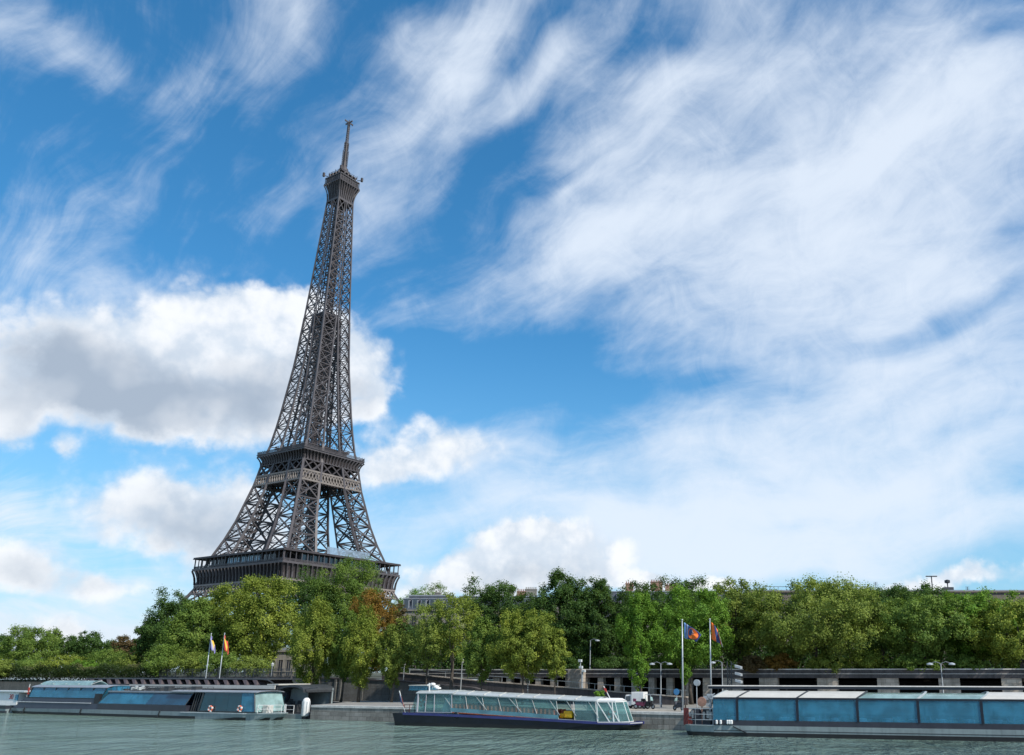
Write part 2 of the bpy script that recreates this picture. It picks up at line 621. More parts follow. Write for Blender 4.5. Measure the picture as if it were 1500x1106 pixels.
M['earth'] = pmat('earth', (0.07, 0.075, 0.045), 0.95, 0, 0.4, 0.2, 0.4, 4)
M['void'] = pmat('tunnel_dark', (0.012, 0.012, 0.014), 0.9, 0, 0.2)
M['bark'] = pmat('bark', (0.075, 0.062, 0.05), 0.9, 0, 0.45, 1.5, 0.5, 8, stretch=(1, 1, .35))
M['bark_pale'] = pmat('bark_pale', (0.17, 0.155, 0.125), 0.9, 0, 0.45, 1.2, 0.4, 8)
M['white'] = pmat('white_paint', (0.72, 0.72, 0.70), 0.4, 0, 0.08, 1.0, streak=0.12)
M['cream'] = pmat('cream_panel', (0.50, 0.485, 0.44), 0.4, 0, 0.08, 0.6, streak=0.1)
M['silver'] = pmat('silver_roof', (0.46, 0.49, 0.48), 0.35, 0.25, 0.1, 0.8, streak=0.15)
M['navy'] = pmat('navy_hull', (0.007, 0.008, 0.018), 0.35, 0, 0.35, 0.8, streak=0.3)
M['navy_trim'] = pmat('navy_trim', (0.030, 0.036, 0.15), 0.4, 0, 0.2, 0.8)
M['hull_grey'] = pmat('grey_hull', (0.24, 0.285, 0.29), 0.4, 0, 0.12, 0.5, streak=0.35)
M['black'] = pmat('black_paint', (0.012, 0.012, 0.014), 0.5, 0, 0.3, 1.0)
M['band'] = pmat('dark_band', (0.028, 0.030, 0.042), 0.4, 0, 0.2, 0.8, streak=0.2)
M['steel'] = pmat('painted_steel', (0.42, 0.45, 0.47), 0.4, 0.3, 0.12, 2.0)
M['lamp_grey'] = pmat('lamp_grey', (0.19, 0.21, 0.22), 0.5, 0.2, 0.15, 2.0)
M['dark_steel'] = pmat('dark_steel', (0.05, 0.055, 0.06), 0.5, 0.3, 0.2, 2.0)
M['red'] = pmat('red_paint', (0.10, 0.016, 0.015), 0.5, 0, 0.2, 2.0)
M['orange'] = pmat('orange_cloth', (0.85, 0.17, 0.02), 0.7, 0, 0.1, 3.0)
M['redseat'] = pmat('red_seat', (0.75, 0.15, 0.07), 0.7, 0, 0.3, 2.5)
M['yellow'] = pmat('yellow_plastic', (0.75, 0.40, 0.01), 0.5, 0, 0.2, 2.0)
M['flag_navy'] = pmat('flag_navy', (0.03, 0.05, 0.16), 0.7, 0, 0.2, 3.0)
M['flag_blue'] = pmat('flag_blue', (0.12, 0.26, 0.50), 0.7, 0, 0.15, 3.0)
M['flag_white'] = pmat('flag_white', (0.38, 0.38, 0.42), 0.7, 0, 0.08, 3.0)
M['flag_lilac'] = pmat('flag_lilac', (0.25, 0.22, 0.50), 0.7, 0, 0.15, 3.0)
M['flag_yellow'] = pmat('flag_yellow', (0.70, 0.42, 0.04), 0.7, 0, 0.1, 3.0)
M['flag_red'] = pmat('flag_red', (0.50, 0.05, 0.035), 0.7, 0, 0.15, 3.0)
M['teal_glass'] = glass_mat('teal_glass', (0.055, 0.26, 0.38), 0.46, 0.03)
M['blue_glass'] = glass_mat('blue_glass', (0.012, 0.075, 0.135), 0.74, 0.03)
M['dark_glass'] = glass_mat('dark_teal_glass', (0.006, 0.045, 0.062), 0.7, 0.02)
M['clear_glass'] = glass_mat('green_glass', (0.16, 0.27, 0.27), 0.24, 0.03)
M['pale_glass'] = glass_mat('pale_glass', (0.34, 0.48, 0.47), 0.6, 0.03)
M['window'] = glass_mat('window_glass', (0.03, 0.035, 0.045), 1.0, 0.08)
M['facade'] = pmat('facade_stone', (0.21, 0.195, 0.17), 0.85, 0, 0.2, 0.4, 0.2, 5, streak=0.3)
M['facade_warm'] = pmat('facade_warm', (0.15, 0.125, 0.105), 0.85, 0, 0.2, 0.4, 0.2, 5, streak=0.3)
M['slate'] = pmat('slate_roof', (0.055, 0.065, 0.085), 0.5, 0, 0.3, 1.0)
M['zinc'] = pmat('zinc_roof', (0.25, 0.27, 0.30), 0.45, 0.2, 0.15, 0.8)
M['brick'] = pmat('chimney_brick', (0.27, 0.15, 0.11), 0.85, 0, 0.25, 2.0)
M['tyre'] = pmat('tyre_rubber', (0.018, 0.018, 0.018), 0.8, 0, 0.2)
M['cloth_white'] = pmat('table_cloth', (0.70, 0.70, 0.70), 0.8, 0, 0.06)
M['wood'] = pmat('deck_wood', (0.16, 0.10, 0.065), 0.7, 0, 0.3, 1.5)
M['lamp_glass'] = pmat('lamp_globe', (0.45, 0.46, 0.45), 0.3, 0, 0.05)
M['sign_blue'] = pmat('sign_blue', (0.05, 0.20, 0.40), 0.4, 0, 0.1)
M['sign_white'] = pmat('sign_white', (0.55, 0.60, 0.62), 0.4, 0, 0.1)
M['purple'] = pmat('motorbike_maroon', (0.10, 0.02, 0.05), 0.3, 0, 0.15)
L = {}
L['yellow'] = leaf_mat('leaf_yellow_green', (0.095, 0.145, 0.020), (0.28, 0.335, 0.052), (0.405, 0.441, 0.066), 0.12)
L['mid'] = leaf_mat('leaf_mid_green', (0.066, 0.130, 0.022), (0.195, 0.285, 0.052), (0.239, 0.302, 0.061), 0.08)
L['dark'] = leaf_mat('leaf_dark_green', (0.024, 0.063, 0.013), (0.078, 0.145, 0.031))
L['bright'] = leaf_mat('leaf_bright_green', (0.062, 0.142, 0.016), (0.165, 0.315, 0.036), (0.258, 0.394, 0.055), 0.08)
L['olive'] = leaf_mat('leaf_olive', (0.085, 0.128, 0.024), (0.25, 0.315, 0.058), (0.276, 0.325, 0.061), 0.1)
L['orange'] = leaf_mat('leaf_orange', (0.110, 0.065, 0.015), (0.26, 0.14, 0.025))
L['russet'] = leaf_mat('leaf_russet', (0.075, 0.050, 0.025), (0.16, 0.105, 0.045))
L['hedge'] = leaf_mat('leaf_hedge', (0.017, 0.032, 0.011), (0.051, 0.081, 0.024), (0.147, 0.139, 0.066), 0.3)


# ================================================================== lines of the place
Q = Frame((461, 1056), (1003, 1072), 2.0)                 # quay edge, left of the flagpole
R = Frame((1007, 1077.7), (1500, 1087))              # waterline of the right boat
ZQ = 1.72
ZS = 4.9
qa, qb = Q.w(454, 1054), Q.w(1006, 1070)
WALL_OFF = 24.5


def qline(x):                                        # quay edge: y for x
    if x < qb.x:
        return qb.y + (x - qb.x) * (Q.d.y / Q.d.x)
    return qb.y + (x - qb.x) * (R.d.y / R.d.x)


def wline(x):                                        # face of the tunnel wall
    k = WALL_OFF / Q.n.y
    if x < qb.x:
        return qline(x) + k
    return qline(x) + k


class Poly:
    """two-legged wall line: planes chosen by side"""
    def __init__(s, extra):
        s.e = extra
        s.p = Vector((qb.x, qb.y + extra))

    def w(s, px, py):
        a = hit(px, py, s.p, Q.n)
        if a.x <= s.p.x:
            return a
        return hit(px, py, s.p, R.n)


W = Poly(WALL_OFF / Q.n.y)


# ------------------------------------------------------------------ water, quay, ground
def flat(name, pts, z, mat):
    me = bpy.data.meshes.new(name)
    me.from_pydata([(x, y, z) for x, y in pts], [], [tuple(range(len(pts)))])
    me.materials.append(mat)
    o = bpy.data.objects.new(name, me)
    COL.objects.link(o)
    return struct(o)


flat('river_water', [(-900, -500), (900, -500), (900, 700), (-900, 700)], 0.0, water_mat())

X0, X1 = -420, 260
flat('ground', [(-9000, wline(X0) + 400), (X0, wline(X0) + 0.7), (qb.x, wline(qb.x) + 0.7), (X1, wline(X1) + 0.7), (9000, wline(X1) - 200), (9000, 12000), (-9000, 12000)], ZS - 0.12, M['earth'])


def slab(name, poly, z0, z1, mat, top=None):
    mb = MB()
    n = len(poly)
    vs = [(x, y, z0) for x, y in poly] + [(x, y, z1) for x, y in poly]
    mb.add(vs, [(i, (i + 1) % n, n + (i + 1) % n, n + i) for i in range(n)])
    mb.mi = 1
    mb.add([(x, y, z1) for x, y in poly], [tuple(range(n))])
    return mb


def local_slab(name, poly, z0, z1, mats, O, ang):
    """slab whose object axes follow the quay so that the stone courses run along it"""
    c, s = math.cos(-ang), math.sin(-ang)
    pl = [((x - O[0]) * c - (y - O[1]) * s, (x - O[0]) * s + (y - O[1]) * c) for x, y in poly]
    o = slab(name, pl, z0, z1, None).build(name, mats)
    o.location = (O[0], O[1], 0)
    o.rotation_euler = (0, 0, ang)
    return o


kq = WALL_OFF / Q.n.y
left_edge = qa.x
quay_poly = [(left_edge, qline(left_edge)), (qb.x, qb.y), (X1, qline(X1)), (X1, wline(X1)), (qb.x, wline(qb.x)), (left_edge, wline(left_edge))]
struct(local_slab('quay', quay_poly, -1.5, ZQ, [M['quay_stone'], M['paving']], (qb.x, qb.y), Q.ang))
# recessed quay behind the landing stage
ql = [(X0, qline(X0) + 16), (left_edge - 0.02, qline(left_edge) + 16), (left_edge - 0.02, wline(left_edge)), (X0, wline(X0))]
struct(local_slab('quay_recess', ql, -1.5, ZQ - 0.15, [M['quay_stone'], M['paving']], (left_edge, qline(left_edge) + 16), Q.ang))
# pale coping course along the quay edge
mb = MB()
for (xa, xb) in ((left_edge, qb.x - 0.01), (qb.x + .01, X1)):
    dr = Q if xa < qb.x - 1 else R
    p0, p1 = Vector((xa, qline(xa))), Vector((xb, qline(xb)))
    e = dr.n * 0.06
    i = dr.n * 0.75
    mb.hexa([(*(p0 - e), ZQ - 0.22), (*(p1 - e), ZQ - 0.22), (*(p1 + i), ZQ - 0.22), (*(p0 + i), ZQ - 0.22), (*(p0 - e), ZQ + 0.05), (*(p1 - e), ZQ + 0.05), (*(p1 + i), ZQ + 0.05), (*(p0 + i), ZQ + 0.05)])
struct(mb.build('quay_coping', M['coping']))
# the road behind the parapet
flat('road', [(X0, wline(X0) + 3), (qb.x, wline(qb.x) + 3), (X1, wline(X1) + 3), (X1, wline(X1) + 14), (qb.x, wline(qb.x) + 14), (X0, wline(X0) + 14)], ZS + 0.01, M['asphalt'])
# pale strip of track on the quay
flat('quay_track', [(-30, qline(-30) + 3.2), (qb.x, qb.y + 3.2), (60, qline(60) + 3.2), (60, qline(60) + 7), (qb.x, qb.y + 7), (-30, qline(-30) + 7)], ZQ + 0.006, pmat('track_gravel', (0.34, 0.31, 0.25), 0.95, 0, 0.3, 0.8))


# ================================================================== retaining walls
class Loc:
    """local coordinates of a thing at world point O turned by ang"""
    def __init__(s, O, ang):
        s.O, s.a = Vector((O[0], O[1], O[2] if len(O) > 2 else 0)), ang
        s.m = Matrix.Rotation(-ang, 3, 'Z')

    def __call__(s, p):
        return s.m @ (Vector(p) - s.O)


def prism_wall(mb, lc, a, b, z0a, z0b, z1a, z1b, th, n):
    """vertical wall slab from plan point a to b; face on a-b, thickness th along n (2D)"""
    t = Vector((n[0], n[1])) * th
    P = [(a.x, a.y, z0a), (b.x, b.y, z0b), (b.x + t.x, b.y + t.y, z0b), (a.x + t.x, a.y + t.y, z0a),
         (a.x, a.y, z1a), (b.x, b.y, z1b), (b.x + t.x, b.y + t.y, z1b), (a.x + t.x, a.y + t.y, z1a)]
    mb.hexa([lc(p) for p in P])


WO = Vector((qb.x, wline(qb.x), 0))
tw = thing('tunnel_wall', 'long stone retaining wall of dark openings between square piers, below the street trees', 'wall', WO, Q.ang)
lw = Loc(WO, Q.ang)
ZB = W.w(800, 992.3).z          # underside of the beam
ZT = W.w(800, 980.2).z          # top of parapet
op = [(708, 722), (731, 741.5), (748.5, 762), (769.5, 784), (791.5, 806), (813, 828), (835.5, 839), (860, 875.5), (883.5, 900), (908.5, 925), (933.5, 950), (958.5, 976), (985, 1000.5),
      (1012, 1029.5), (1040, 1058.5), (1086, 1112), (1139, 1197), (1227, 1285), (1316, 1375), (1406, 1467), (1497, 1560)]
edges = []
x_prev = 700
for a, b in op:
    edges.append((x_prev, a))
    x_prev = b
for (a, b) in edges:
    pa, pb = W.w(a, 1000), W.w(b, 1000)
    if b - a < 0.5:
        continue
    mb = MB()
    prism_wall(mb, lw, pa, pb, 1.0, 1.0, ZB, ZB, 0.9, Q.n)
    mb.build('pier', M['wall_stone'], tw)
pl, pr = W.w(600, 985), W.w(1600, 985)
mb = MB()
f = Q.n * 0.10
f2 = R.n * 0.10
for a, b, nn in ((Vector((pl.x, wline(pl.x))), Vector((qb.x, wline(qb.x))), Q.n), (Vector((qb.x + .005, wline(qb.x + .005))), Vector((pr.x, wline(pr.x))), R.n)):
    a2, b2 = a - nn * 0.12, b - nn * 0.12
    prism_wall(mb, lw, a2, b2, ZB + .003, ZB + .003, ZT - .14, ZT - .14, 0.9, nn)
mb.build('beam', M['beam_conc'], tw)
mb = MB()
for a, b, nn in ((Vector((pl.x, wline(pl.x))), Vector((qb.x, wline(qb.x))), Q.n), (Vector((qb.x + .005, wline(qb.x + .005))), Vector((pr.x, wline(pr.x))), R.n)):
    prism_wall(mb, lw, a - nn * .2, b - nn * .2, ZT - .135, ZT - .135, ZT, ZT, 1.0, nn)
    prism_wall(mb, lw, a - nn * .17, b - nn * .17, ZB + .5, ZB + .5, ZB + .56, ZB + .56, .04, nn)
mb.build('coping', M['coping'], tw)
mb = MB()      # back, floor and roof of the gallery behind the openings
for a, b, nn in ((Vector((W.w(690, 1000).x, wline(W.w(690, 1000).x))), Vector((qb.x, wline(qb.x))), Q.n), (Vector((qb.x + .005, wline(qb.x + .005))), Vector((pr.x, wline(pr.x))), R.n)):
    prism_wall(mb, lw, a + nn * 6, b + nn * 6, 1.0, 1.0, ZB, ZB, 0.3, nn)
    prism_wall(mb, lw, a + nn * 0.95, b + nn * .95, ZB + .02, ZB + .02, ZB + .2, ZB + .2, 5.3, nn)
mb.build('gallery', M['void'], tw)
mb = MB()      # abutment block standing proud of the wall
pa, pb = W.w(839, 1000), W.w(858.5, 1000)
prism_wall(mb, lw, pa - Vector((*(Q.n * 1.6), 0)), pb - Vector((*(Q.n * 1.6), 0)), 1.0, 1.0, ZT - .02, ZT - .02, 1.45, Q.n)
mb.build('abutment', M['wall_stone'], tw, bevel=.04)

# sloping front wall of the ramp
pa, pb, pc, pd = ground(425, 1024.7, ZQ), ground(590, 1027, ZQ), ground(745, 1030.5, ZQ), None
rw = thing('ramp_wall', 'grey stained concrete wall of the ramp, high at the left and running down to the quay', 'wall', (pb.x, pb.y, ZQ), Q.ang)
lr = Loc((pb.x, pb.y, ZQ), Q.ang)
d1 = (pb - pa).xy.normalized()
n1 = Vector((-d1.y, d1.x))
za = hit(430, 992, pb.xy, n1).z
zb = hit(573, 998, pb.xy, n1).z
zc = hit(690, 1008.5, pb.xy, n1).z
pe = hit(690, 1029, pb.xy, n1)
pf = hit(573, 1027, pb.xy, n1)
pg = hit(752, 1030, pb.xy, n1)
mb = MB()
prism_wall(mb, lr, pa, pf, ZQ - .1, ZQ - .1, za, zb, 0.8, n1)
prism_wall(mb, lr, pf, pe, ZQ - .1, ZQ - .1, zb, zc, 0.8, n1)
prism_wall(mb, lr, pe, pg, ZQ - .1, ZQ - .1, zc, ZQ + .3, 0.8, n1)
mb.build('face', M['ramp_stone'], rw)
mb = MB()
for a, b, z0, z1 in ((pa, pf, za, zb), (pf, pe, zb, zc), (pe, pg, zc, ZQ + .3)):
    e = Vector((*(n1 * .12), 0))
    prism_wall(mb, lr, a - e, b - e, z0 + .003, z1 + .003, z0 + .2, z1 + .2, 1.1, n1)
mb.build('coping', M['beam_conc'], rw)
for px in (464, 489, 496, 528.5, 567.5):
    mb = MB()
    p = hit(px, 1020, pb.xy, n1)
    zt = hit(px, 992 + (px - 430) * .042, pb.xy, n1).z
    q = p + Vector((*(d1 * .35), 0))
    e = Vector((*(n1 * .16), 0))
    prism_wall(mb, lr, p - e, q - e, ZQ - .05, ZQ - .05, zt - .05, zt - .05, .155, n1)
    mb.build('pilaster', M['ramp_stone'], rw)
# ramp fill (grass verge on the slope behind the front wall)
mb = MB()
g = n1 * .8
mb.add([(pa.x + g.x, pa.y + g.y, za - .3), (pf.x + g.x, pf.y + g.y, zb - .3), (pe.x + g.x, pe.y + g.y, zc - .3), (pg.x + g.x, pg.y + g.y, ZQ + .02),
        (pg.x + 9 * n1.x, pg.y + 9 * n1.y, ZQ + .02), (pe.x + 9 * n1.x, pe.y + 9 * n1.y, zc - .1), (pf.x + 9 * n1.x, pf.y + 9 * n1.y, zb + .1), (pa.x + 9 * n1.x, pa.y + 9 * n1.y, ZS - .2)],
       [(0, 1, 6, 7), (1, 2, 5, 6), (2, 3, 4, 5)])
struct(mb.build('ramp', M['earth']))

# parapet wall of the ramp nearer the tunnel wall
RP = Poly(WALL_OFF / Q.n.y - 5.2)
rpts = [(560, 983), (640, 990.5), (715, 998), (838, 1007), (905, 1013), (960, 1017), (1006, 1020.5)]
rp = thing('ramp_parapet', 'dark masonry parapet sloping down in front of the tunnel openings', 'wall', (RP.p.x, RP.p.y, ZQ), Q.ang)
lp = Loc((RP.p.x, RP.p.y, ZQ), Q.ang)
mb, mc, mr = MB(), MB(), MB()
P = [RP.w(*p) for p in rpts]
for a, b in zip(P[:-1], P[1:]):
    za_, zb_ = a.z, b.z
    prism_wall(mb, lp, a, b, ZQ - .1, ZQ - .1, za_ - .13, zb_ - .13, .5, Q.n)
    e = Vector((*(Q.n * .1), 0))
    prism_wall(mc, lp, a - e, b - e, za_ - .127, zb_ - .127, za_, zb_, .7, Q.n)
    for k in range(3):
        p = a.lerp(b, (k + .5) / 3)
        mr.beam(lp(p + Vector((0, .2, 0))), lp(p + Vector((0, .2, .75))), .05)
    mr.beam(lp(a + Vector((0, .2, .75))), lp(b + Vector((0, .2, .75))), .05)
mb.build('face', M['beam_conc'], rp)
mc.build('coping', M['wall_stone'], rp)
mr.build('handrail', M['steel'], rp)

# the plain wall, fence and hedge wall at the left
WL = Poly(WALL_OFF / Q.n.y + 2)
pa, pb = WL.w(-60, 1000), WL.w(232, 1000)
ew = thing('embankment_wall', 'plain tan embankment wall below the long clipped hedge at the far left', 'wall', (pa.x, pa.y, 0), Q.ang)
le = Loc((pa.x, pa.y, 0), Q.ang)
mb = MB()
zhe = WL.w(20, 998.5).z
p0 = Vector((-200, wline(-200) + 2, 0))
prism_wall(mb, le, p0, pb, 0.5, .5, zhe, zhe, 1.0, Q.n)
mb.build('face', pmat('tan_wall', (0.25, 0.215, 0.17), .9, 0, .2, .5, streak=.4), ew)
pc = WL.w(425, 1000)
fw = thing('terrace_wall', 'dark terrace wall with an iron fence, behind the landing stage canopy', 'wall', (pb.x, pb.y, 0), Q.ang)
lf = Loc((pb.x, pb.y, 0), Q.ang)
zf = WL.w(330, 991).z
mb = MB()
prism_wall(mb, lf, pb + Vector((.05, 0, 0)), pc, 1.0, 1.0, zf, zf, 1.0, Q.n)
mb.build('face', M['beam_conc'], fw)
mb = MB()
n = 90
for k in range(n + 1):
    p = pb.lerp(pc, k / n)
    p.z = zf
    h = 1.35
    mb.beam(lf(p), lf(p + Vector((0, 0, h))), .05 if k % 6 else .14)
for h in (.15, .75, 1.3):
    mb.beam(lf(Vector((pb.x, pb.y, zf + h))), lf(Vector((pc.x, pc.y, zf + h))), .05)
mb.build('railing', M['dark_steel'], fw)

# ================================================================== the iron tower
TX, TY, TZ, TR = -180.45, 418.89, -0.714, 0.258 - math.pi / 4
tower = thing('lattice_tower', 'tall brown wrought iron lattice tower with three platforms, rising behind the riverside trees', 'tower', (TX, TY, TZ), TR)
HWZ = [0, 20, 40, 46, 57, 63.3, 76, 83, 99.5, 110, 121, 123.5, 140, 166, 168.9, 198, 214, 257, 267, 280]
HWV = [62.5, 49.5, 36.0, 33.2, 30.9, 28.9, 23.9, 22.4, 18.55, 16.9, 14.75, 14.3, 12.4, 9.95, 9.7, 8.12, 7.35, 5.4, 4.95, 4.6]
CIZ = [0, 57, 63, 100, 110, 121, 195, 400]
CIV = [37.5, 15.0, 13.2, 7.4, 6.2, 4.95, 0.6, 0.6]


def hw(z):
    return float(np.interp(z, HWZ, HWV))


def ci(z):
    return float(np.interp(z, CIZ, CIV))


def xpanel(mb, a0, b0, a1, b1, w, sub=False, rail=None):
    """X bracing in the panel a0-b0 (bottom) to a1-b1 (top)"""
    mb.beam(a0, b1, w)
    mb.beam(b0, a1, w)
    (rail or mb).beam(a1, b1, w)
    if sub:
        c = (Vector(a0) + Vector(b0) + Vector(a1) + Vector(b1)) / 4
        l, r = (Vector(a0) + Vector(a1)) / 2, (Vector(b0) + Vector(b1)) / 2
        mb.beam(l, r, w * .6)
        for e in (l, r):
            for q in (a0, b0, a1, b1):
                q = (Vector(q) + c) / 2
                if (q - e).length < (c - e).length * 1.0:
                    mb.beam(e, q, w * .38)


legz = [0, 13, 26, 37, 46, 55.5, 61.5, 71, 80.5, 90, 99.5, 110, 120.5]
shz = [120.5]
while shz[-1] < 193:
    shz.append(shz[-1] + max(7.0, 0.72 * hw(shz[-1])))
shz[-1] = 195.0
for sx in (1, -1):
    for sy in (1, -1):
        chord, brace = MB(), MB()
        zs = legz + shz[1:]
        for z0, z1 in zip(zs[:-1], zs[1:]):
            o0, o1, i0, i1 = hw(z0), hw(z1), ci(z0), ci(z1)
            c0 = [Vector((sx * a, sy * b, z0)) for a, b in ((o0, o0), (o0, i0), (i0, i0), (i0, o0))]
            c1 = [Vector((sx * a, sy * b, z1)) for a, b in ((o1, o1), (o1, i1), (i1, i1), (i1, o1))]
            w = 1.25 if z0 < 60 else 1.05 if z0 < 118 else 0.80
            bw_ = .54 if z0 < 118 else .38
            for k in range(4):
                chord.beam(c0[k], c1[k], w * (1.0 if k != 2 else .8))
                k2 = (k + 1) % 4
                if 105 < z0 < 112:
                    continue
                xpanel(brace, c0[k], c0[k2], c1[k], c1[k2], bw_, sub=(z0 >= 60), rail=chord)
            if z0 >= 60:
                brace.beam(c0[0], c1[2], bw_ * .7)
                brace.beam(c1[1], c1[3], bw_ * .7)
                brace.beam(c1[0], c1[2], bw_ * .7)
                m0 = sum(c0, Vector()) / 4
                m1 = sum(c1, Vector()) / 4
                if z0 < 118:        # inclined lift rails inside the leg
                    for dx, dy in ((1, 1), (-1, -1), (1, -1), (-1, 1)):
                        brace.beam(m0 + Vector((dx * 1.6, dy * 1.6, 0)), m1 + Vector((dx * 1.6, dy * 1.6, 0)), .5)
                    for q in range(3):
                        mm = m0.lerp(m1, (q + .5) / 3)
                        brace.box(mm.x - 2, mm.x + 2, mm.y - 2, mm.y + 2, mm.z - .25, mm.z + .25)
        leg = chord.build('leg', M['iron'], tower)
        brace.build('bracing', M['iron'], leg)
# masonry footings
for sx in (1, -1):
    for sy in (1, -1):
        mb = MB()
        mb.box(sx * 50 - 14.5, sx * 50 + 14.5, sy * 50 - 14.5, sy * 50 + 14.5, -2, 1.2)
        mb.build('footing', M['facade'], tower)


def rotk(p, k):
    x, y, z = p
    for _ in range(k):
        x, y = -y, x
    return Vector((x, y, z))


# arches under the first platform
for k in range(4):
    mb = MB()
    prev = None
    for j in range(25):
        t = math.pi * j / 24
        x, z = 36.5 * math.cos(t), 4 + 38 * math.sin(t)
        y = -hw(max(0, z)) + .3
        a, b = rotk((x, y, z), k), rotk((x * .93, y + .2, z - 2.4 * math.sin(t) - .3), k)
        if prev:
            mb.beam(prev[0], a, .8)
            mb.beam(prev[1], b, .8)
            mb.beam(prev[0], b, .4)
            mb.beam(a, b, .4)
        prev = (a, b)
    mb.build('arch', M['iron'], tower)


def ring(mb, ho, hi, z0, z1):
    """square ring slab"""
    mb.box(-ho, ho, -ho, -hi, z0, z1)
    mb.box(-ho, ho, hi, ho, z0, z1)
    mb.box(-ho, -hi, -hi, hi, z0, z1)
    mb.box(hi, ho, -hi, hi, z0, z1)


def lattice_belt(mb, h0, h1, z0, z1, n, w, rail):
    for k in range(4):
        for j in range(n):
            t0, t1 = -1 + 2 * j / n, -1 + 2 * (j + 1) / n
            mb.beam(rotk((h0 * t0, -h0, z0), k), rotk((h1 * t1, -h1, z1), k), w)
            mb.beam(rotk((h0 * t1, -h0, z0), k), rotk((h1 * t0, -h1, z1), k), w)
        mb.beam(rotk((-h0, -h0, z0), k), rotk((h0, -h0, z0), k), rail)
        mb.beam(rotk((-h1, -h1, z1), k), rotk((h1, -h1, z1), k), rail)


def corbels(mb, h0, h1, z0, z1, n, w):
    """curved brackets under a gallery"""
    for k in range(4):
        for j in range(n + 1):
            t = -1 + 2 * j / n
            pr = None
            for q in range(5):
                u = q / 4
                h = h0 + (h1 - h0) * u ** 2.2
                p = rotk((h * t, -h, z0 + (z1 - z0) * u), k)
                if pr is not None:
                    mb.beam(pr, p, w, w * 1.5)
                pr = p


def skirt(mb, h0, h1, z0, z1, seg=5, back=.7, pw=2.2):
    """flared wall behind the brackets"""
    for k in range(4):
        for q in range(seg):
            u0, u1 = q / seg, (q + 1) / seg
            a, b = h0 + (h1 - h0) * u0 ** pw - back, h0 + (h1 - h0) * u1 ** pw - back
            za, zb = z0 + (z1 - z0) * u0, z0 + (z1 - z0) * u1
            vs = [rotk(p, k) for p in ((-a, -a, za), (a, -a, za), (b, -b, zb), (-b, -b, zb))]
            vi = [rotk(p, k) for p in ((-a + .4, -a + .4, za), (a - .4, -a + .4, za), (b - .4, -b + .4, zb), (-b + .4, -b + .4, zb))]
            mb.hexa([vs[0], vs[1], vi[1], vi[0], vs[3], vs[2], vi[2], vi[3]])


# --- first platform
p1 = MB()
ring(p1, 34.9, 17, 54.9, 55.9)
first = p1.build('first_platform', M['iron'], tower)
mb = MB()
skirt(mb, 33.4, 34.7, 48.2, 54.85, back=.55)
mb.build('frieze', M['iron_dark'], first)
mb = MB()
corbels(mb, 33.5, 34.8, 48.2, 54.9, 26, .55)
ring(mb, 33.7, 33.0, 47.6, 48.2)
mb.build('bracket', M['iron'], first)
mb = MB()
lattice_belt(mb, 34.3, 33.5, 43.6, 47.6, 26, .42, .7)
mb.build('lattice_girder', pmat('tower_iron_pale', (0.24, 0.20, 0.18), .6, 0, .2, .3), first)
mb = MB()
ring(mb, 34.9, 25.5, 61.0, 61.55)
ring(mb, 35.05, 34.7, 60.6, 61.0)
mb.build('gallery_roof', M['iron_dark'], first)
mb = MB()
for k in range(4):
    for j in range(23):
        t = -34 + 68 * j / 22
        mb.beam(rotk((t, -34.3, 55.9), k), rotk((t, -34.3, 60.6), k), .34)
    for h in (56.5, 57.0):
        mb.beam(rotk((-34.4, -34.4, h), k), rotk((34.4, -34.4, h), k), .2)
    for j in range(180):
        t = -34.3 + 68.6 * j / 179
        mb.beam(rotk((t, -34.45, 55.9), k), rotk((t, -34.45, 57.0), k), .09)
mb.build('gallery_railing', M['iron'], first)
for k in range(4):                                   # pavilions set back from the gallery, with their glazing
    mb = MB()
    spans = [(-25, -13), (-12, 14), (16, 25)] if k == 0 else [(-24, 3.0), (5, 24)] if k == 1 else [(-23, 23)]
    for a, b in spans:
        c = [rotk(p, k) for p in ((a, -31.5, 55.9), (b, -31.5, 55.9), (b, -21, 55.9), (a, -21, 55.9), (a, -31.5, 60.95), (b, -31.5, 60.95), (b, -21, 60.95), (a, -21, 60.95))]
        mb.hexa(c)
    pav = mb.build('pavilion', M['iron_dark'], first)
    for a, b in spans:
        n = 5
        a2 = a if k != 0 else a
        for j in range(n):
            x0, x1 = a + (b - a) * (j + .08) / n, a + (b - a) * (j + .92) / n
            g = MB()
            y0, y1 = -31.75, -31.55
            g.hexa([rotk(p, k) for p in ((x0, y0, 57.2), (x1, y0, 57.2), (x1, y1, 57.2), (x0, y1, 57.2), (x0, y0, 60.3), (x1, y0, 60.3), (x1, y1, 60.3), (x0, y1, 60.3))])
            g.build('window', M['tower_glass'] if k == 0 and a == -12 else M['window'], pav)
for k in range(4):                                   # clear screens on the roof edge of the courtyard
    g = MB()
    g.hexa([rotk(p, k) for p in ((-9, -31.5, 61.56), (17, -31.5, 61.56), (17, -31.3, 61.56), (-9, -31.3, 61.56), (-9, -31.5, 65.5), (17, -31.5, 65.5), (17, -31.3, 65.5), (-9, -31.3, 65.5))])
    if k == 1:
        g.build('screen', M['haze_glass'], first)

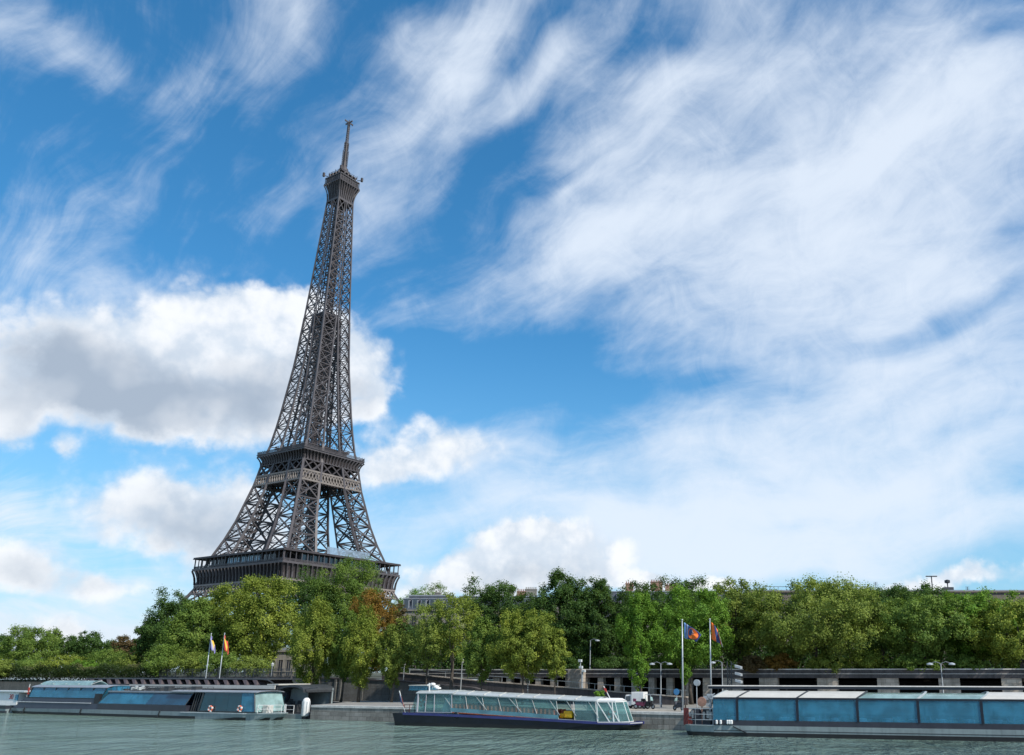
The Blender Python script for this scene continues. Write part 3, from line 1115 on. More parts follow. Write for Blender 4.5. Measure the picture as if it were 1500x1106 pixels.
# --- girders between the legs under the second platform
mb = MB()
lattice_belt(mb, hw(99.3), hw(104.3), 99.3, 104.3, 20, .42, .85)
belt = mb.build('belt_girder', pmat('tower_iron_belt', (0.20, 0.172, 0.152), .6, 0, .2, .3), tower)
mb = MB()
for k in range(4):
    n = 6
    for j in range(n):
        t0, t1 = -1 + 2 * j / n, -1 + 2 * (j + 1) / n
        a, b = hw(104.6), hw(109.8)
        mb.beam(rotk((a * t0, -a + .3, 104.6), k), rotk((b * t1, -b + .3, 109.8), k), .6)
        mb.beam(rotk((a * t1, -a + .3, 104.6), k), rotk((b * t0, -b + .3, 109.8), k), .6)
    for h in (99.5, 104.3, 109.8):
        a = hw(h) - 3.2
        mb.beam(rotk((-a, -a, h), k), rotk((a, -a, h), k), .8)
    for j in range(8):
        t0, t1 = -1 + 2 * j / 8, -1 + 2 * (j + 1) / 8
        a = hw(102) - 6
        mb.beam(rotk((a * t0, -a, 99), k), rotk((a * t1, -a, 109.5), k), .6)
        mb.beam(rotk((a * t1, -a, 99), k), rotk((a * t0, -a, 109.5), k), .6)
for j in range(-3, 4):
    mb.box(j * 4 - .35, j * 4 + .35, -15, 15, 107.8, 108.5)
    mb.box(-15, 15, j * 4 - .35, j * 4 + .35, 108.6, 109.3)
mb.box(-14.5, 14.5, -14.5, 14.5, 109.4, 109.8)
mb.build('cross_girder', M['iron_dark'], tower)

# --- second platform
p2 = MB()
p2.box(-18.7, 18.7, -18.7, 18.7, 114.6, 115.5)
p2.box(-19.0, 19.0, -19.0, 19.0, 115.5, 115.8)
second = p2.build('second_platform', M['iron'], tower)
mb = MB()
skirt(mb, 17.0, 18.6, 110.0, 114.6, back=.5)
mb.build('frieze', M['iron_dark'], second)
mb = MB()
corbels(mb, 17.1, 18.75, 110.0, 114.6, 18, .45)
ring(mb, 17.2, 16.6, 109.8, 110.3)
mb.build('bracket', M['iron'], second)
mb = MB()
for k in range(4):
    for h in (116.5, 117.2):
        mb.beam(rotk((-18.7, -18.7, h), k), rotk((18.7, -18.7, h), k), .16)
    for j in range(100):
        t = -18.7 + 37.4 * j / 99
        mb.beam(rotk((t, -18.7, 115.8), k), rotk((t, -18.7, 117.2 + (.5 if j % 5 == 0 else 0)), k), .12)
mb.build('gallery_railing', M['iron'], second)
mb = MB()
mb.box(-12.2, 12.2, -12.2, 12.2, 115.8, 119.4)
mb.box(-13.2, 13.2, -13.2, 13.2, 119.4, 119.9)
for k in range(4):
    mb.beam(rotk((-13, -13, 120.9), k), rotk((13, -13, 120.9), k), .2)
    for j in range(20):
        t = -13 + 26 * j / 19
        mb.beam(rotk((t, -13, 119.9), k), rotk((t, -13, 120.9), k), .14)
mb.build('pavilion', M['iron_dark'], second)

# --- upper shaft
chord, brace = MB(), MB()
zs = [195.0]
while zs[-1] < 262:
    zs.append(zs[-1] + max(4.6, hw(zs[-1]) * .80))
zs[-1] = 268.0
for z0, z1 in zip(zs[:-1], zs[1:]):
    a, b = hw(z0), hw(z1)
    for k in range(4):
        chord.beam(rotk((-a, -a, z0), k), rotk((-b, -b, z1), k), .66)
        for s_ in (-.6, .6):
            chord.beam(rotk((s_, -a, z0), k), rotk((s_, -b, z1), k), .42)
        for x0, x1 in ((-1, 0), (0, 1)):
            A0, B0 = rotk((a * x0 if x0 else .6, -a, z0), k), rotk((a * x1 if x1 else -.6, -a, z0), k)
            A1, B1 = rotk((b * x0 if x0 else .6, -b, z1), k), rotk((b * x1 if x1 else -.6, -b, z1), k)
            xpanel(brace, A0, B0, A1, B1, .36, sub=False, rail=chord)
    brace.beam((-b, -b, z1), (b, b, z1), .3)
    brace.beam((-b, b, z1), (b, -b, z1), .3)
shaft = chord.build('upper_shaft', M['iron'], tower)
brace.build('bracing', M['iron'], shaft)
mb = MB()                                            # lift shaft and spiral stair in the middle
z = 120.0
while z < 276:
    h = 2.6
    r = 2.0 if z < 195 else 1.55
    for sx in (-1, 1):
        for sy in (-1, 1):
            mb.beam((sx * r, sy * r, z), (sx * r, sy * r, z + h), .5)
    for k in range(4):
        mb.beam(rotk((-r, -r, z), k), rotk((r, -r, z + h), k), .32)
        mb.beam(rotk((-r, -r, z + h), k), rotk((r, -r, z + h), k), .32)
    mb.box(-r * .32, r * .32, -r * .32, r * .32, z, z + h)
    z += h
mb.build('lift_shaft', M['iron_dark'], tower)
mb = MB()
mb.box(-5.6, 5.6, -5.6, 5.6, 194.4, 195.3)
mb.box(-4.4, 4.4, -4.4, 4.4, 195.3, 198.2)
ring(mb, 5.6, 5.4, 196.2, 196.5)
for k in range(4):
    for j in range(12):
        t = -5.5 + 11 * j / 11
        mb.beam(rotk((t, -5.5, 195.3), k), rotk((t, -5.5, 196.4), k), .14)
    for s_ in (-4.6, -2, 2, 4.6):
        mb.beam(rotk((s_, -5.4, 194.4), k), rotk((s_, -3.8, 190.8), k), .4)
mb.build('middle_platform', M['iron_dark'], tower)

# --- summit
mb = MB()
skirt(mb, 4.75, 6.7, 268.6, 278.2, seg=7, back=.35, pw=2.4)
mb.box(-6.9, 6.9, -6.9, 6.9, 278.2, 279.2)
top = mb.build('third_platform', M['iron_dark'], tower)
mb = MB()
corbels(mb, 4.8, 6.9, 267.6, 278.3, 8, .36)
ring(mb, 5.15, 4.6, 267.4, 268.6)
for k in range(4):
    pr = None
    for q in range(9):                               # arched rib on each corner of the flare
        u = q / 8
        h = 4.9 + 2.0 * u ** 2.4
        p = rotk((-h, -h, 267.6 + 10.6 * u), k)
        if pr is not None:
            mb.beam(pr, p, .6)
        pr = p
mb.build('bracket', M['iron'], top)
mb = MB()
mb.box(-6.2, 6.2, -6.2, 6.2, 279.2, 282.4)
mb.box(-6.75, 6.75, -6.75, 6.75, 282.4, 283.0)
for k in range(4):
    for j in range(9):
        t = -6.5 + 13 * j / 8
        mb.beam(rotk((t, -6.6, 279.2), k), rotk((t, -6.6, 282.4), k), .22)
    for h in (280.2, 281.2):
        mb.beam(rotk((-6.6, -6.6, h), k), rotk((6.6, -6.6, h), k), .14)
mb.build('cabin', M['iron'], top)
mb = MB()
mb.box(-4.6, 4.6, -4.6, 4.6, 283.0, 285.2)
mb.box(-5.6, 5.6, -5.6, 5.6, 285.2, 285.6)
mb.lathe((0, 0, 0), [(4.4, 285.6), (4.0, 287.4), (2.9, 289.0), (2.4, 290.5)], 12)
for k in range(4):
    for t in (-5.4, -3, 0, 3, 5.4):
        mb.beam(rotk((t, -5.5, 285.4), k), rotk((t, -5.5, 286.6 + random.random() * 1.2), k), .16)
    mb.beam(rotk((-5.5, -5.5, 286.3), k), rotk((5.5, -5.5, 286.3), k), .14)
    mb.beam(rotk((-5.6, -5.6, 284.4), k), rotk((-7.4, -7.4, 284.7), k), .3)
    c = rotk((-7.4, -7.4, 285), k)
    mb.box(c.x - .5, c.x + .5, c.y - .5, c.y + .5, 284.0, 286.4)
    for t in (-3.6, -1.2, 1.4, 3.8):
        c = rotk((t, -6.0, 284), k)
        mb.lathe((c.x, c.y, 284.2), [(.2, -.9), (.6, -.6), (.6, .6), (.2, .9)], 8)
mb.build('lantern_room', M['iron_dark'], top)
mast = MB()
mast.lathe((0, 0, 0), [(2.2, 290.4), (1.3, 292.5), (.85, 296), (.75, 304), (.7, 308.3)], 10)
mo = mast.build('mast', M['iron_dark'], tower)
mb = MB()
z = 293.0
while z < 308:                                       # rings of dipole aerials
    for k in range(8):
        t = k * math.pi / 4
        r = 1.6 if z < 303 else 1.25
        mb.beam((math.cos(t) * .6, math.sin(t) * .6, z), (math.cos(t) * r, math.sin(t) * r, z), .2)
        mb.beam((math.cos(t) * r, math.sin(t) * r, z - .5), (math.cos(t) * r, math.sin(t) * r, z + .5), .18)
    z += 1.35
mb.build('aerial', M['iron_dark'], mo)
mb = MB()
for k in range(4):
    mb.beam(rotk((-.55, -.55, 308), k), rotk((-.4, -.4, 322), k), .26)
    for j in range(9):
        z = 308 + j * 1.5
        mb.beam(rotk((-.55, -.55, z), k), rotk((.5, -.5, z + 1.5), k), .14)
mb.box(-.3, .3, -.3, .3, 308, 323.0)
for k in range(2):
    mb.beam(rotk((-2.9, 0, 322.2), k), rotk((2.9, 0, 322.2), k), .5)
    for t in (-2.6, -1.6, 1.6, 2.6):
        mb.beam(rotk((t, 0, 321.5), k), rotk((t, 0, 322.9), k), .3)
mb.beam((0, 0, 322), (0, 0, 324.0), .4)
mb.build('antenna', M['iron'], mo)


# ================================================================== boats
def loft_hull(mb, st, beam, zb=-0.6):
    """stations (x at deck, x at keel, inset at deck, inset at keel, deck z)"""
    vs, fs = [], []
    for xt, xb, it, ib, zt in st:
        vs += [(xt, it, zt), (xb, ib, zb), (xb, beam - ib, zb), (xt, beam - it, zt)]
    n = len(st)
    for i in range(n - 1):
        a, b = i * 4, (i + 1) * 4
        fs += [(a, b, b + 1, a + 1)[::-1], (a + 1, b + 1, b + 2, a + 2)[::-1], (a + 2, b + 2, b + 3, a + 3)[::-1], (a + 3, b + 3, b, a)[::-1]]
    fs += [(0, 1, 2, 3)[::-1], tuple((n - 1) * 4 + k for k in range(4))]
    mb.add(vs, fs)


def hull_strake(mb, st, beam, za, zb_, out, zb=-0.6):
    """thin band round the hull between heights za and zb_ (fractions follow the hull flare)"""
    def at(s_, z, far):
        xt, xb, it, ib, zt = s_
        u = (z - zb) / (zt - zb)
        x, i = xb + (xt - xb) * u, ib + (it - ib) * u
        return (x, (beam - i + out) if far else (i - out), z)
    for far in (False, True):
        for i in range(len(st) - 1):
            A, B = st[i], st[i + 1]
            p = [at(A, za, far), at(B, za, far), at(B, zb_, far), at(A, zb_, far)]
            off = -out * .9 if far else out * .9
            q = [(x, y + off, z) for x, y, z in p]
            mb.hexa([p[0], p[1], q[1], q[0], p[3], p[2], q[2], q[3]])
    for s_ in (st[0], st[-1]):
        a, b, c, d = at(s_, za, False), at(s_, za, True), at(s_, zb_, True), at(s_, zb_, False)
        e = -out if s_ is st[0] else out
        mb.hexa([a, b, (b[0] + e, b[1], b[2]), (a[0] + e, a[1], a[2]), d, c, (c[0] + e, c[1], c[2]), (d[0] + e, d[1], d[2])])


def side_panels(parent, name, mat, xb, xt, zb, zt, ib, it, beam, th=.05, gap=.03, far=True):
    """row of panes between bay lines; xb/xt are lists of bay positions at bottom and top"""
    out = []
    for j in range(len(xb) - 1):
        for fr in ((False, True) if far else (False,)):
            a, b, c, d = xb[j] + gap, xb[j + 1] - gap, xt[j + 1] - gap, xt[j] + gap
            yb, yt = (beam - ib, beam - it) if fr else (ib, it)
            e = -th if fr else th
            m = MB()
            m.hexa([(a, yb, zb), (b, yb, zb), (b, yb + e, zb), (a, yb + e, zb), (d, yt, zt), (c, yt, zt), (c, yt + e, zt), (d, yt + e, zt)])
            out.append(m.build(name, mat[j] if isinstance(mat, list) else mat, parent))
    return out


def lerp(a, b, t):
    return a + (b - a) * t


def lin(a, b, n):
    return [a + (b - a) * i / n for i in range(n + 1)]


def frames(mb, xb, xt, zb, zt, ib, it, beam, w=.09, proud=.03):
    for a, b in zip(xb, xt):
        for fr in (False, True):
            yb, yt = (beam - ib + proud, beam - it + proud) if fr else (ib - proud, it - proud)
            mb.beam((a, yb, zb), (b, yt, zt), w)
    for x0, x1, z, i in ((xb[0], xb[-1], zb, ib), (xt[0], xt[-1], zt, it)):
        for y in (i - proud, beam - i + proud):
            mb.beam((x0, y, z), (x1, y, z), w)


def curved_roof(mb, x0, x1, i0, beam, z0, z1, n=8, th=.08, x0t=None, x1t=None):
    """barrel roof along x between insets i0 at height z0 with crown z1"""
    x0t = x0 if x0t is None else x0t
    x1t = x1 if x1t is None else x1t
    vs = []
    for k in range(n + 1):
        t = k / n
        y = i0 + (beam - 2 * i0) * t
        u = math.sin(math.pi * t) ** .55
        z = z0 + (z1 - z0) * u
        for dz in (0, -th):
            vs.append((lerp(x0, x0t, u), y, z + dz))
            vs.append((lerp(x1, x1t, u), y, z + dz))
    fs = []
    for k in range(n):
        a, b = k * 4, (k + 1) * 4
        fs += [(a, a + 1, b + 1, b), (a + 2, b + 2, b + 3, a + 3), (a, b, b + 2, a + 2), (a + 1, a + 3, b + 3, b + 1)]
    fs += [(0, 2, 3, 1), (n * 4, n * 4 + 1, n * 4 + 3, n * 4 + 2)]
    mb.add(vs, fs)


def lifebuoy(parent, c, r=.38, axis='y'):
    mb = MB()
    mb.torus(c, r, r * .3, 18, 8, axis)
    o = mb.build('lifebuoy', M['redseat'], parent, smooth=True)
    for k in range(4):
        m2 = MB()
        t = k * math.pi / 2 + .4
        a, b = math.cos(t) * r, math.sin(t) * r
        p = Vector(c) + (Vector((a, 0, b)) if axis == 'y' else Vector((0, a, b)))
        m2.box(p.x - r * .34, p.x + r * .34, p.y - r * .34, p.y + r * .34, p.z - r * .34, p.z + r * .34)
        m2.build('band', M['white'], o)
    return o


def rail(mb, pts, z0, h, n=2, w=.05, step=1.2):
    for a, b in zip(pts[:-1], pts[1:]):
        a, b = Vector((*a, z0)), Vector((*b, z0))
        k = max(1, int((b - a).length / step))
        for j in range(k + 1):
            p = a.lerp(b, j / k)
            mb.beam(p, p + Vector((0, 0, h)), w)
        for j in range(n):
            d = Vector((0, 0, h * (j + 1) / n))
            mb.beam(a + d, b + d, w)


# ---- left boat: raised aft cabin, long dark glass saloon, bow saloon
LB = Frame((0, 1044.5), (372, 1056))
lb = thing('tour_boat', 'long low grey tour boat with dark blue glass saloons, moored before the louvred canopy', 'boat', (*LB.O, 0), LB.ang)
BM = 5.2
st = [(LB.x(8, 1037), LB.x(16, 1046), .5, .9, LB.z(12, 1037)), (LB.x(24, 1038), LB.x(26, 1046), .05, .25, LB.z(24, 1037.5)), (LB.x(140, 1039.5), LB.x(140, 1049), 0, .12, LB.z(140, 1039.3)),
      (LB.x(265, 1043), LB.x(265, 1053), 0, .12, LB.z(265, 1042.5)), (LB.x(355, 1045), LB.x(352, 1055), .05, .4, LB.z(355, 1044.5)), (LB.x(383, 1046.5), LB.x(373, 1056), 1.1, 1.6, LB.z(383, 1045.5)), (LB.x(392, 1046), LB.x(379, 1056), 2.0, 2.4, LB.z(392, 1045.5))]
mb = MB()
loft_hull(mb, st, BM)
hull = mb.build('hull', M['hull_grey'], lb)
mb = MB()
hull_strake(mb, st, BM, -.55, .34, .02)  # black paint carried higher to take in the hull's dark reflection
mb.build('boot_stripe_and_reflection', M['black'], hull)
mb = MB()
for px, py in ((16, 1040), (36, 1040.5), (119, 1042), (234, 1046)):
    x = LB.x(px, py)
    mb = MB()
    mb.beam((x, -.05, .95), (x - .35, -.02, .12), .12)
    mb.build('fender', M['dark_steel'], hull)
mb = MB()
hull_strake(mb, [s_ for s_ in st[3:]], BM, st[3][4] - .1, st[3][4] - .03, .06)
mb.build('rubbing_strake', M['white'], hull)
# dark lower bands
z1, z2 = LB.z(80, 1038.2), LB.z(80, 1022.5)
mb = MB()
mb.hexa([(LB.x(16, 1038), .12, z1 - .05), (LB.x(141, 1039), .12, z1 - .05), (LB.x(141, 1039), BM - .12, z1 - .05), (LB.x(16, 1038), BM - .12, z1 - .05),
         (LB.x(34, 1022), .45, z2), (LB.x(143, 1023), .45, z2), (LB.x(143, 1023), BM - .45, z2), (LB.x(34, 1022), BM - .45, z2)])
aft = mb.build('aft_cabin', M['band'], lb)
zm = LB.z(80, 1029)
mb = MB()
mb.beam((LB.x(22, 1028.5), .2, zm), (LB.x(131, 1029), .2, zm), .09, .07)
mb.build('trim_line', M['white'], aft)
xb = lin(LB.x(36, 1022), LB.x(143, 1023), 6)
xt = lin(LB.x(41, 1007), LB.x(150, 1007), 6)
zt = LB.z(90, 1007)
side_panels(aft, 'window_pane', M['teal_glass'], xb, xt, z2, zt, .5, .75, BM)
mb = MB()
frames(mb, xb[::6], xt[::6], z2, zt, .5, .75, BM, .1)
for a in xt[1:-1]:
    mb.beam((a - .1, .7, zt - .35), (a, .72, zt), .12)
mb.build('frame', M['black'], aft)
for a, b, c, d in ((xb[0], xt[0], 0, 0), (xb[-1], xt[-1], 0, 0)):
    mb = MB()
    mb.hexa([(a, .5, z2), (a + .05, .5, z2), (a + .05, BM - .5, z2), (a, BM - .5, z2), (b, .75, zt), (b + .05, .75, zt), (b + .05, BM - .75, zt), (b, BM - .75, zt)])
    mb.build('end_window', M['teal_glass'], aft)
mb = MB()
curved_roof(mb, xt[0] - .2, xt[-1] + .1, .6, BM, zt + .04, zt + .36)
rf = mb.build('roof', M['zinc'], aft)
mb = MB()
curved_roof(mb, LB.x(58, 1003, 1.5), LB.x(136, 1003, 1.5), 1.4, BM, zt + .3, LB.z(95, 996.8, 2.6), x0t=LB.x(64, 1000, 1.5), x1t=LB.x(132, 1000, 1.5))
mb.build('skylight', M['pale_glass'], rf)
for j in range(5):
    mb = MB()
    x = lerp(LB.x(60, 1003, 1.5), LB.x(134, 1003, 1.5), j / 4)
    mb.beam((x, 1.42, zt + .42), (x + .5, 2.6, LB.z(95, 996.4, 2.6)), .12, .06)
    mb.build('rib', M['silver'], rf)
# main saloon
z1, z2, zt = LB.z(200, 1041), LB.z(200, 1032), LB.z(200, 1015)
mb = MB()
mb.box(LB.x(141, 1040), LB.x(271, 1041), .1, BM - .1, z1 - .08, z2)
mid = mb.build('saloon', M['band'], lb)
mb = MB()
mb.box(LB.x(133, 1035), LB.x(141, 1035) - .01, .3, BM - .3, z1, zt - .2)
mb.build('dark_gap_block', M['black'], lb)  # black block added in place of the dark open gap between cabins
xb = lin(LB.x(140, 1032), LB.x(269, 1032), 9)
xt = lin(LB.x(152, 1015), LB.x(275, 1015), 9)
side_panels(mid, 'window_pane', [M['teal_glass']] * 5 + [M['blue_glass']] * 4, xb, xt, z2 + .003, zt, .25, .85, BM, gap=.015)
mb = MB()
frames(mb, [xb[0], xb[-1]], [xt[0], xt[-1]], z2, zt, .25, .85, BM, .07)
mb.build('frame', M['dark_steel'], mid)
mb = MB()
mb.box(xt[0] - .2, xt[-1] + .2, .7, BM - .7, zt + .03, zt + .22)
rf = mb.build('roof', M['zinc'], mid)
mb = MB()      # bedding of rails, ducts and covers on the roof
zr = zt + .22
for j in range(9):
    x = lerp(xt[0] + .5, xt[-1] - 2, j / 8)
    mb.box(x, x + .9, 2.0, 2.9, zr, zr + .25 + .2 * (j % 3))
for y in (1.0, 3.8):
    mb.beam((xt[0], y, zr + .55), (xt[-1], y, zr + .55), .05)
    for j in range(16):
        x = lerp(xt[0], xt[-1], j / 15)
        mb.beam((x, y, zr), (x, y, zr + .55), .04)
mb.build('roof_gear', M['dark_steel'], rf)
mb = MB()
mb.hexa([(LB.x(152, 1012, 1.2), 1.2, zr), (LB.x(174, 1012, 1.2), 1.2, zr), (LB.x(174, 1012, 1.2), 3.5, zr), (LB.x(152, 1012, 1.2), 3.5, zr),
         (LB.x(154, 1004, 1.5), 1.5, zr + .62), (LB.x(171, 1004, 1.5), 1.5, zr + .62), (LB.x(171, 1004, 1.5), 3.3, zr + .62), (LB.x(154, 1004, 1.5), 3.3, zr + .62)])
mb.build('wheelhouse', M['teal_glass'], rf)
for j in range(7):
    mb = MB()
    c = (LB.x(196 + j * 1.6, 1009, 1.5), 1.4 + (j % 3) * .3, zr + .3 + .12 * (j % 2))
    mb.lathe(c, [(.05, -.25), (.28, -.18), (.3, .1), (.12, .25)], 8)
    mb.build('folded_cover', M['silver'], rf)
# bow saloon
z2, zt = LB.z(330, 1042.5), LB.z(330, 1014.3)
xb = lin(LB.x(288, 1042), LB.x(371.5, 1042), 4)
xt = lin(LB.x(294, 1015), LB.x(368.5, 1014.5), 4)
mb = MB()
frames(mb, [xb[0], xb[-1]], [xt[0], xt[-1]], z2, zt, .25, .5, BM, .1)
bow = mb.build('bow_saloon', M['dark_steel'], lb)
side_panels(bow, 'window_pane', [M['dark_glass'], M['dark_glass'], M['dark_glass'], M['teal_glass']], xb, xt, z2, zt, .28, .53, BM, gap=.02)
for a, b in ((xb[0], xt[0]), (xb[-1], xt[-1])):
    mb = MB()
    mb.hexa([(a, .3, z2), (a + .05, .3, z2), (a + .05, BM - .3, z2), (a, BM - .3, z2), (b, .53, zt), (b + .05, .53, zt), (b + .05, BM - .53, zt), (b, BM - .53, zt)])
    mb.build('end_window', M['pale_glass'], bow)
mb = MB()
curved_roof(mb, LB.x(244, 1014), xt[-1] + .4, .4, BM, zt + .05, LB.z(310, 1010.6, 2.6))
mb.build('roof', M['zinc'], bow)
mb = MB()
for j in range(5):
    x = lerp(LB.x(276, 1030), LB.x(289, 1030), j / 4)
    mb.beam((x, .5, z2 - .1), (x + .4, .7, zt), .1)
for j in range(3):
    mb.box(LB.x(274 + 5 * j, 1036), LB.x(277 + 5 * j, 1036), 1.5, 2.1, z2 - .2, z2 + .9)
mb.build('doorway_posts', M['dark_steel'], lb)
mb = MB()
mb.box(LB.x(272, 1030), LB.x(287, 1030), BM - .8, BM - .6, z1, zt)
mb.build('doorway_back', M['wood'], lb)
mb = MB()
mb.hexa([(LB.x(285.5, 1033), .8, z2 + 1.1), (LB.x(288.5, 1033), .8, z2 + 1.1), (LB.x(288.5, 1033), .9, z2 + 1.1), (LB.x(285.5, 1033), .9, z2 + 1.1),
         (LB.x(289.5, 1016), .8, zt - .1), (LB.x(293, 1016), .8, zt - .1), (LB.x(293, 1016), .9, zt - .1), (LB.x(289.5, 1016), .9, zt - .1)])
mb.build('curtain', M['cream'], lb)
lifebuoy(bow, (LB.x(307, 1038), .12, LB.z(307, 1038)), .3)
lifebuoy(bow, (LB.x(350, 1038), .12, LB.z(350, 1038)), .3)
mb = MB()
rail(mb, [(LB.x(372, 1044), .5), (LB.x(391, 1044), 2.2)], st[-1][4], .95, 2, .05)
rail(mb, [(LB.x(372, 1044), BM - .5), (LB.x(391, 1044), 2.9)], st[-1][4], .95, 2, .05)
mb.build('railing', M['white'], lb)
mb = MB()
mb.box(LB.x(373, 1042), LB.x(379, 1042), 1.2, 2.2, st[-1][4], st[-1][4] + .9)
mb.build('mooring_winch', M['cream'], lb)
x0 = LB.x(34, 1012)
mb = MB()
mb.beam((x0 - .3, .8, LB.z(34, 1021)), (x0 - .05, .8, LB.z(35, 1002)), .06)
sf = mb.build('flagstaff', M['white'], lb)
mb = MB()
mb.hexa([(x0 - .3, .75, LB.z(34, 1017)), (x0 + .15, .75, LB.z(34, 1017.5)), (x0 + .15, .8, LB.z(34, 1017.5)), (x0 - .3, .8, LB.z(34, 1017)),
         (x0 - .2, .75, LB.z(35, 1007)), (x0 + .1, .75, LB.z(36, 1007.5)), (x0 + .1, .8, LB.z(36, 1007.5)), (x0 - .2, .8, LB.z(35, 1007))])
mb.build('ensign', M['flag_red'], sf)

# ---- neighbouring boat cut by the left edge of the picture
nb = thing('tour_boat', 'white cabined boat with red numerals, cut off by the left picture edge', 'boat', (*LB.O, 0), LB.ang)
st = [(LB.x(-230, 1038), LB.x(-230, 1044), 0, .2, LB.z(0, 1033)), (LB.x(8, 1036), LB.x(6, 1044), 0, .2, LB.z(0, 1033)), (LB.x(15, 1036), LB.x(12, 1044), 1.4, 1.8, LB.z(0, 1033))]
mb = MB()
loft_hull(mb, st, 4.8)
h = mb.build('hull', M['hull_grey'], nb)
mb = MB()
hull_strake(mb, st, 4.8, -.55, .3, .02)  # waterline band: part paint, part dark water reflection put into the colour
hull_strake(mb, st, 4.8, LB.z(0, 1033) - .5, LB.z(0, 1033) - .05, .03)
mb.build('boot_stripe_and_reflection', M['band'], h)
zc0, zc1 = LB.z(0, 1033), LB.z(0, 1014)
mb = MB()
mb.hexa([(LB.x(-200, 1030), .4, zc0 - .02), (LB.x(20, 1030), .4, zc0 - .02), (LB.x(20, 1030), 4.4, zc0 - .02), (LB.x(-200, 1030), 4.4, zc0 - .02), (LB.x(-200, 1030), .5, zc1), (LB.x(22, 1016), .5, zc1), (LB.x(22, 1016), 4.3, zc1), (LB.x(-200, 1030), 4.3, zc1)])
cb = mb.build('cabin', M['white'], nb, bevel=.06)
mb = MB()
mb.box(LB.x(-200, 1030), LB.x(33, 1014), .2, 4.6, zc1 + .003, zc1 + .16)
mb.build('roof', M['silver'], cb)
mb = MB()
mb.box(LB.x(18, 1022), LB.x(21.5, 1022), .36, .5, LB.z(19, 1026), LB.z(19, 1017.5))
mb.build('window', M['teal_glass'], cb)


def text_part(s_, size, mat, parent, loc, rot, name='lettering'):
    cu = bpy.data.curves.new(name, 'FONT')
    cu.body = s_
    cu.size = size
    cu.extrude = .01
    cu.align_x = 'CENTER'
    cu.align_y = 'CENTER'
    tmp = bpy.data.objects.new(name, cu)
    COL.objects.link(tmp)
    dg = bpy.context.evaluated_depsgraph_get()
    me = bpy.data.meshes.new_from_object(tmp.evaluated_get(dg))
    bpy.data.objects.remove(tmp)
    me.materials.clear()
    me.materials.append(mat)
    o = bpy.data.objects.new(name, me)
    COL.objects.link(o)
    o.parent = parent
    o.location = loc
    o.rotation_euler = rot
    return o


text_part('30', 1.0, M['flag_red'], cb, (LB.x(12, 1021), .40, LB.z(12, 1021)), (math.pi / 2, 0, 0), 'number')

# ---- landing stage with its long canopy
PF = Frame((0, 1044.5), (372, 1056), 6.6)
pier = thing('landing_stage', 'floating landing stage with long dark louvred canopy and arched end pavilion', 'pier', (*PF.O, 0), PF.ang)
mb = MB()
mb.box(PF.x(60, 1046), PF.x(455, 1046), 0, 6, -.5, .75)
mb.build('pontoon', M['band'], pier)
mb = MB()
mb.box(PF.x(368, 1046), PF.x(453, 1046), -1.2, -.02, -.4, .55)
mb.build('boarding_step', M['hull_grey'], pier)
zc, zd = PF.z(300, 1002.5), PF.z(300, 994.8)
mb = MB()
x0, x1 = PF.x(128, 998), PF.x(392, 998)
for j in range(20):                                   # raking louvres
    x = lerp(x0, x1 - 1.6, j / 19)
    mb.hexa([(x, -.6, zc - .02), (x + .35, -.6, zc - .02), (x + .35, 5.8, zc - .02), (x, 5.8, zc - .02), (x - 1.0, -.2, zd - .08), (x - .2, -.2, zd - .08), (x - .2, 5.8, zd - .08), (x - 1.0, 5.8, zd - .08)])
can = mb.build('louvre', pmat('louvre_brown', (.07, .055, .06), .7, 0, .2), pier)
mb = MB()
mb.box(x0, x1, -.2, 5.9, zd - .07, zd + .07)
mb.box(x0, x1 + 1.6, -.7, -.55, zc - .16, zc - .03)
mb.tube([(x1 - .6, -.4, zd), (x1 + .5, -.4, zd - .1), (x1 + 1.2, -.4, zd - .35), (x1 + 1.8, -.4, zc)], .09, 6)
mb.build('canopy_roof', M['dark_steel'], pier)
mb = MB()
za, zb_ = PF.z(300, 1008.2), PF.z(300, 1002.9)
mb.box(PF.x(198, 1005), PF.x(411, 1005), -.95, -.82, za, zb_ - .02)
mb.box(PF.x(396, 1005), PF.x(413, 1002), -.55, 5, zb_ + .01, zb_ + .16)
fas = mb.build('fascia', M['cream'], pier)
for px in (221, 272, 331, 372, 410):
    mb = MB()
    mb.beam((PF.x(px, 1005), -.42, .7), (PF.x(px, 1005), -.42, zc), .16)
    mb.build('post', M['dark_steel'], pier)
mb = MB()
mb.box(PF.x(200, 1020), PF.x(411, 1020), 1.0, 5, .75, za - .1)
hs = mb.build('waiting_room', M['band'], pier)
xs = lin(PF.x(376, 1026), PF.x(409, 1026), 4)
side_panels(hs, 'window_pane', glass_mat('green_pane', (.05, .20, .19), .9), xs, xs, PF.z(390, 1033), PF.z(390, 1020.5), .93, .93, 6, th=.05, far=False)
mb = MB()                                             # arched pavilion
x0, x1 = PF.x(411.5, 1020), PF.x(448, 1020)
zs_, ztp = PF.z(430, 1011), PF.z(430, 1003)
n = 10
vs = []
for k in range(n + 1):
    t = math.pi * k / n
    x, z = (x0 + x1) / 2 - (x1 - x0) / 2 * math.cos(t), zs_ + (ztp - zs_) * math.sin(t)
    vs += [(x, -.5, z), (x, 5, z), (x, -.5, z - .28), (x, 5, z - .28)]
fs = []
for k in range(n):
    a, b = 4 * k, 4 * k + 4
    fs += [(a, b, b + 1, a + 1), (a + 2, a + 3, b + 3, b + 2), (a, a + 2, b + 2, b), (a + 1, b + 1, b + 3, a + 3)]
fs += [(0, 1, 3, 2), (4 * n, 4 * n + 2, 4 * n + 3, 4 * n + 1)]
mb.add(vs, fs)
pav = mb.build('arched_roof', M['dark_steel'], pier)
mb = MB()
mb.box(x0 + .15, x1 - 1.3, 1.5, 1.7, .75, zs_ + .2)
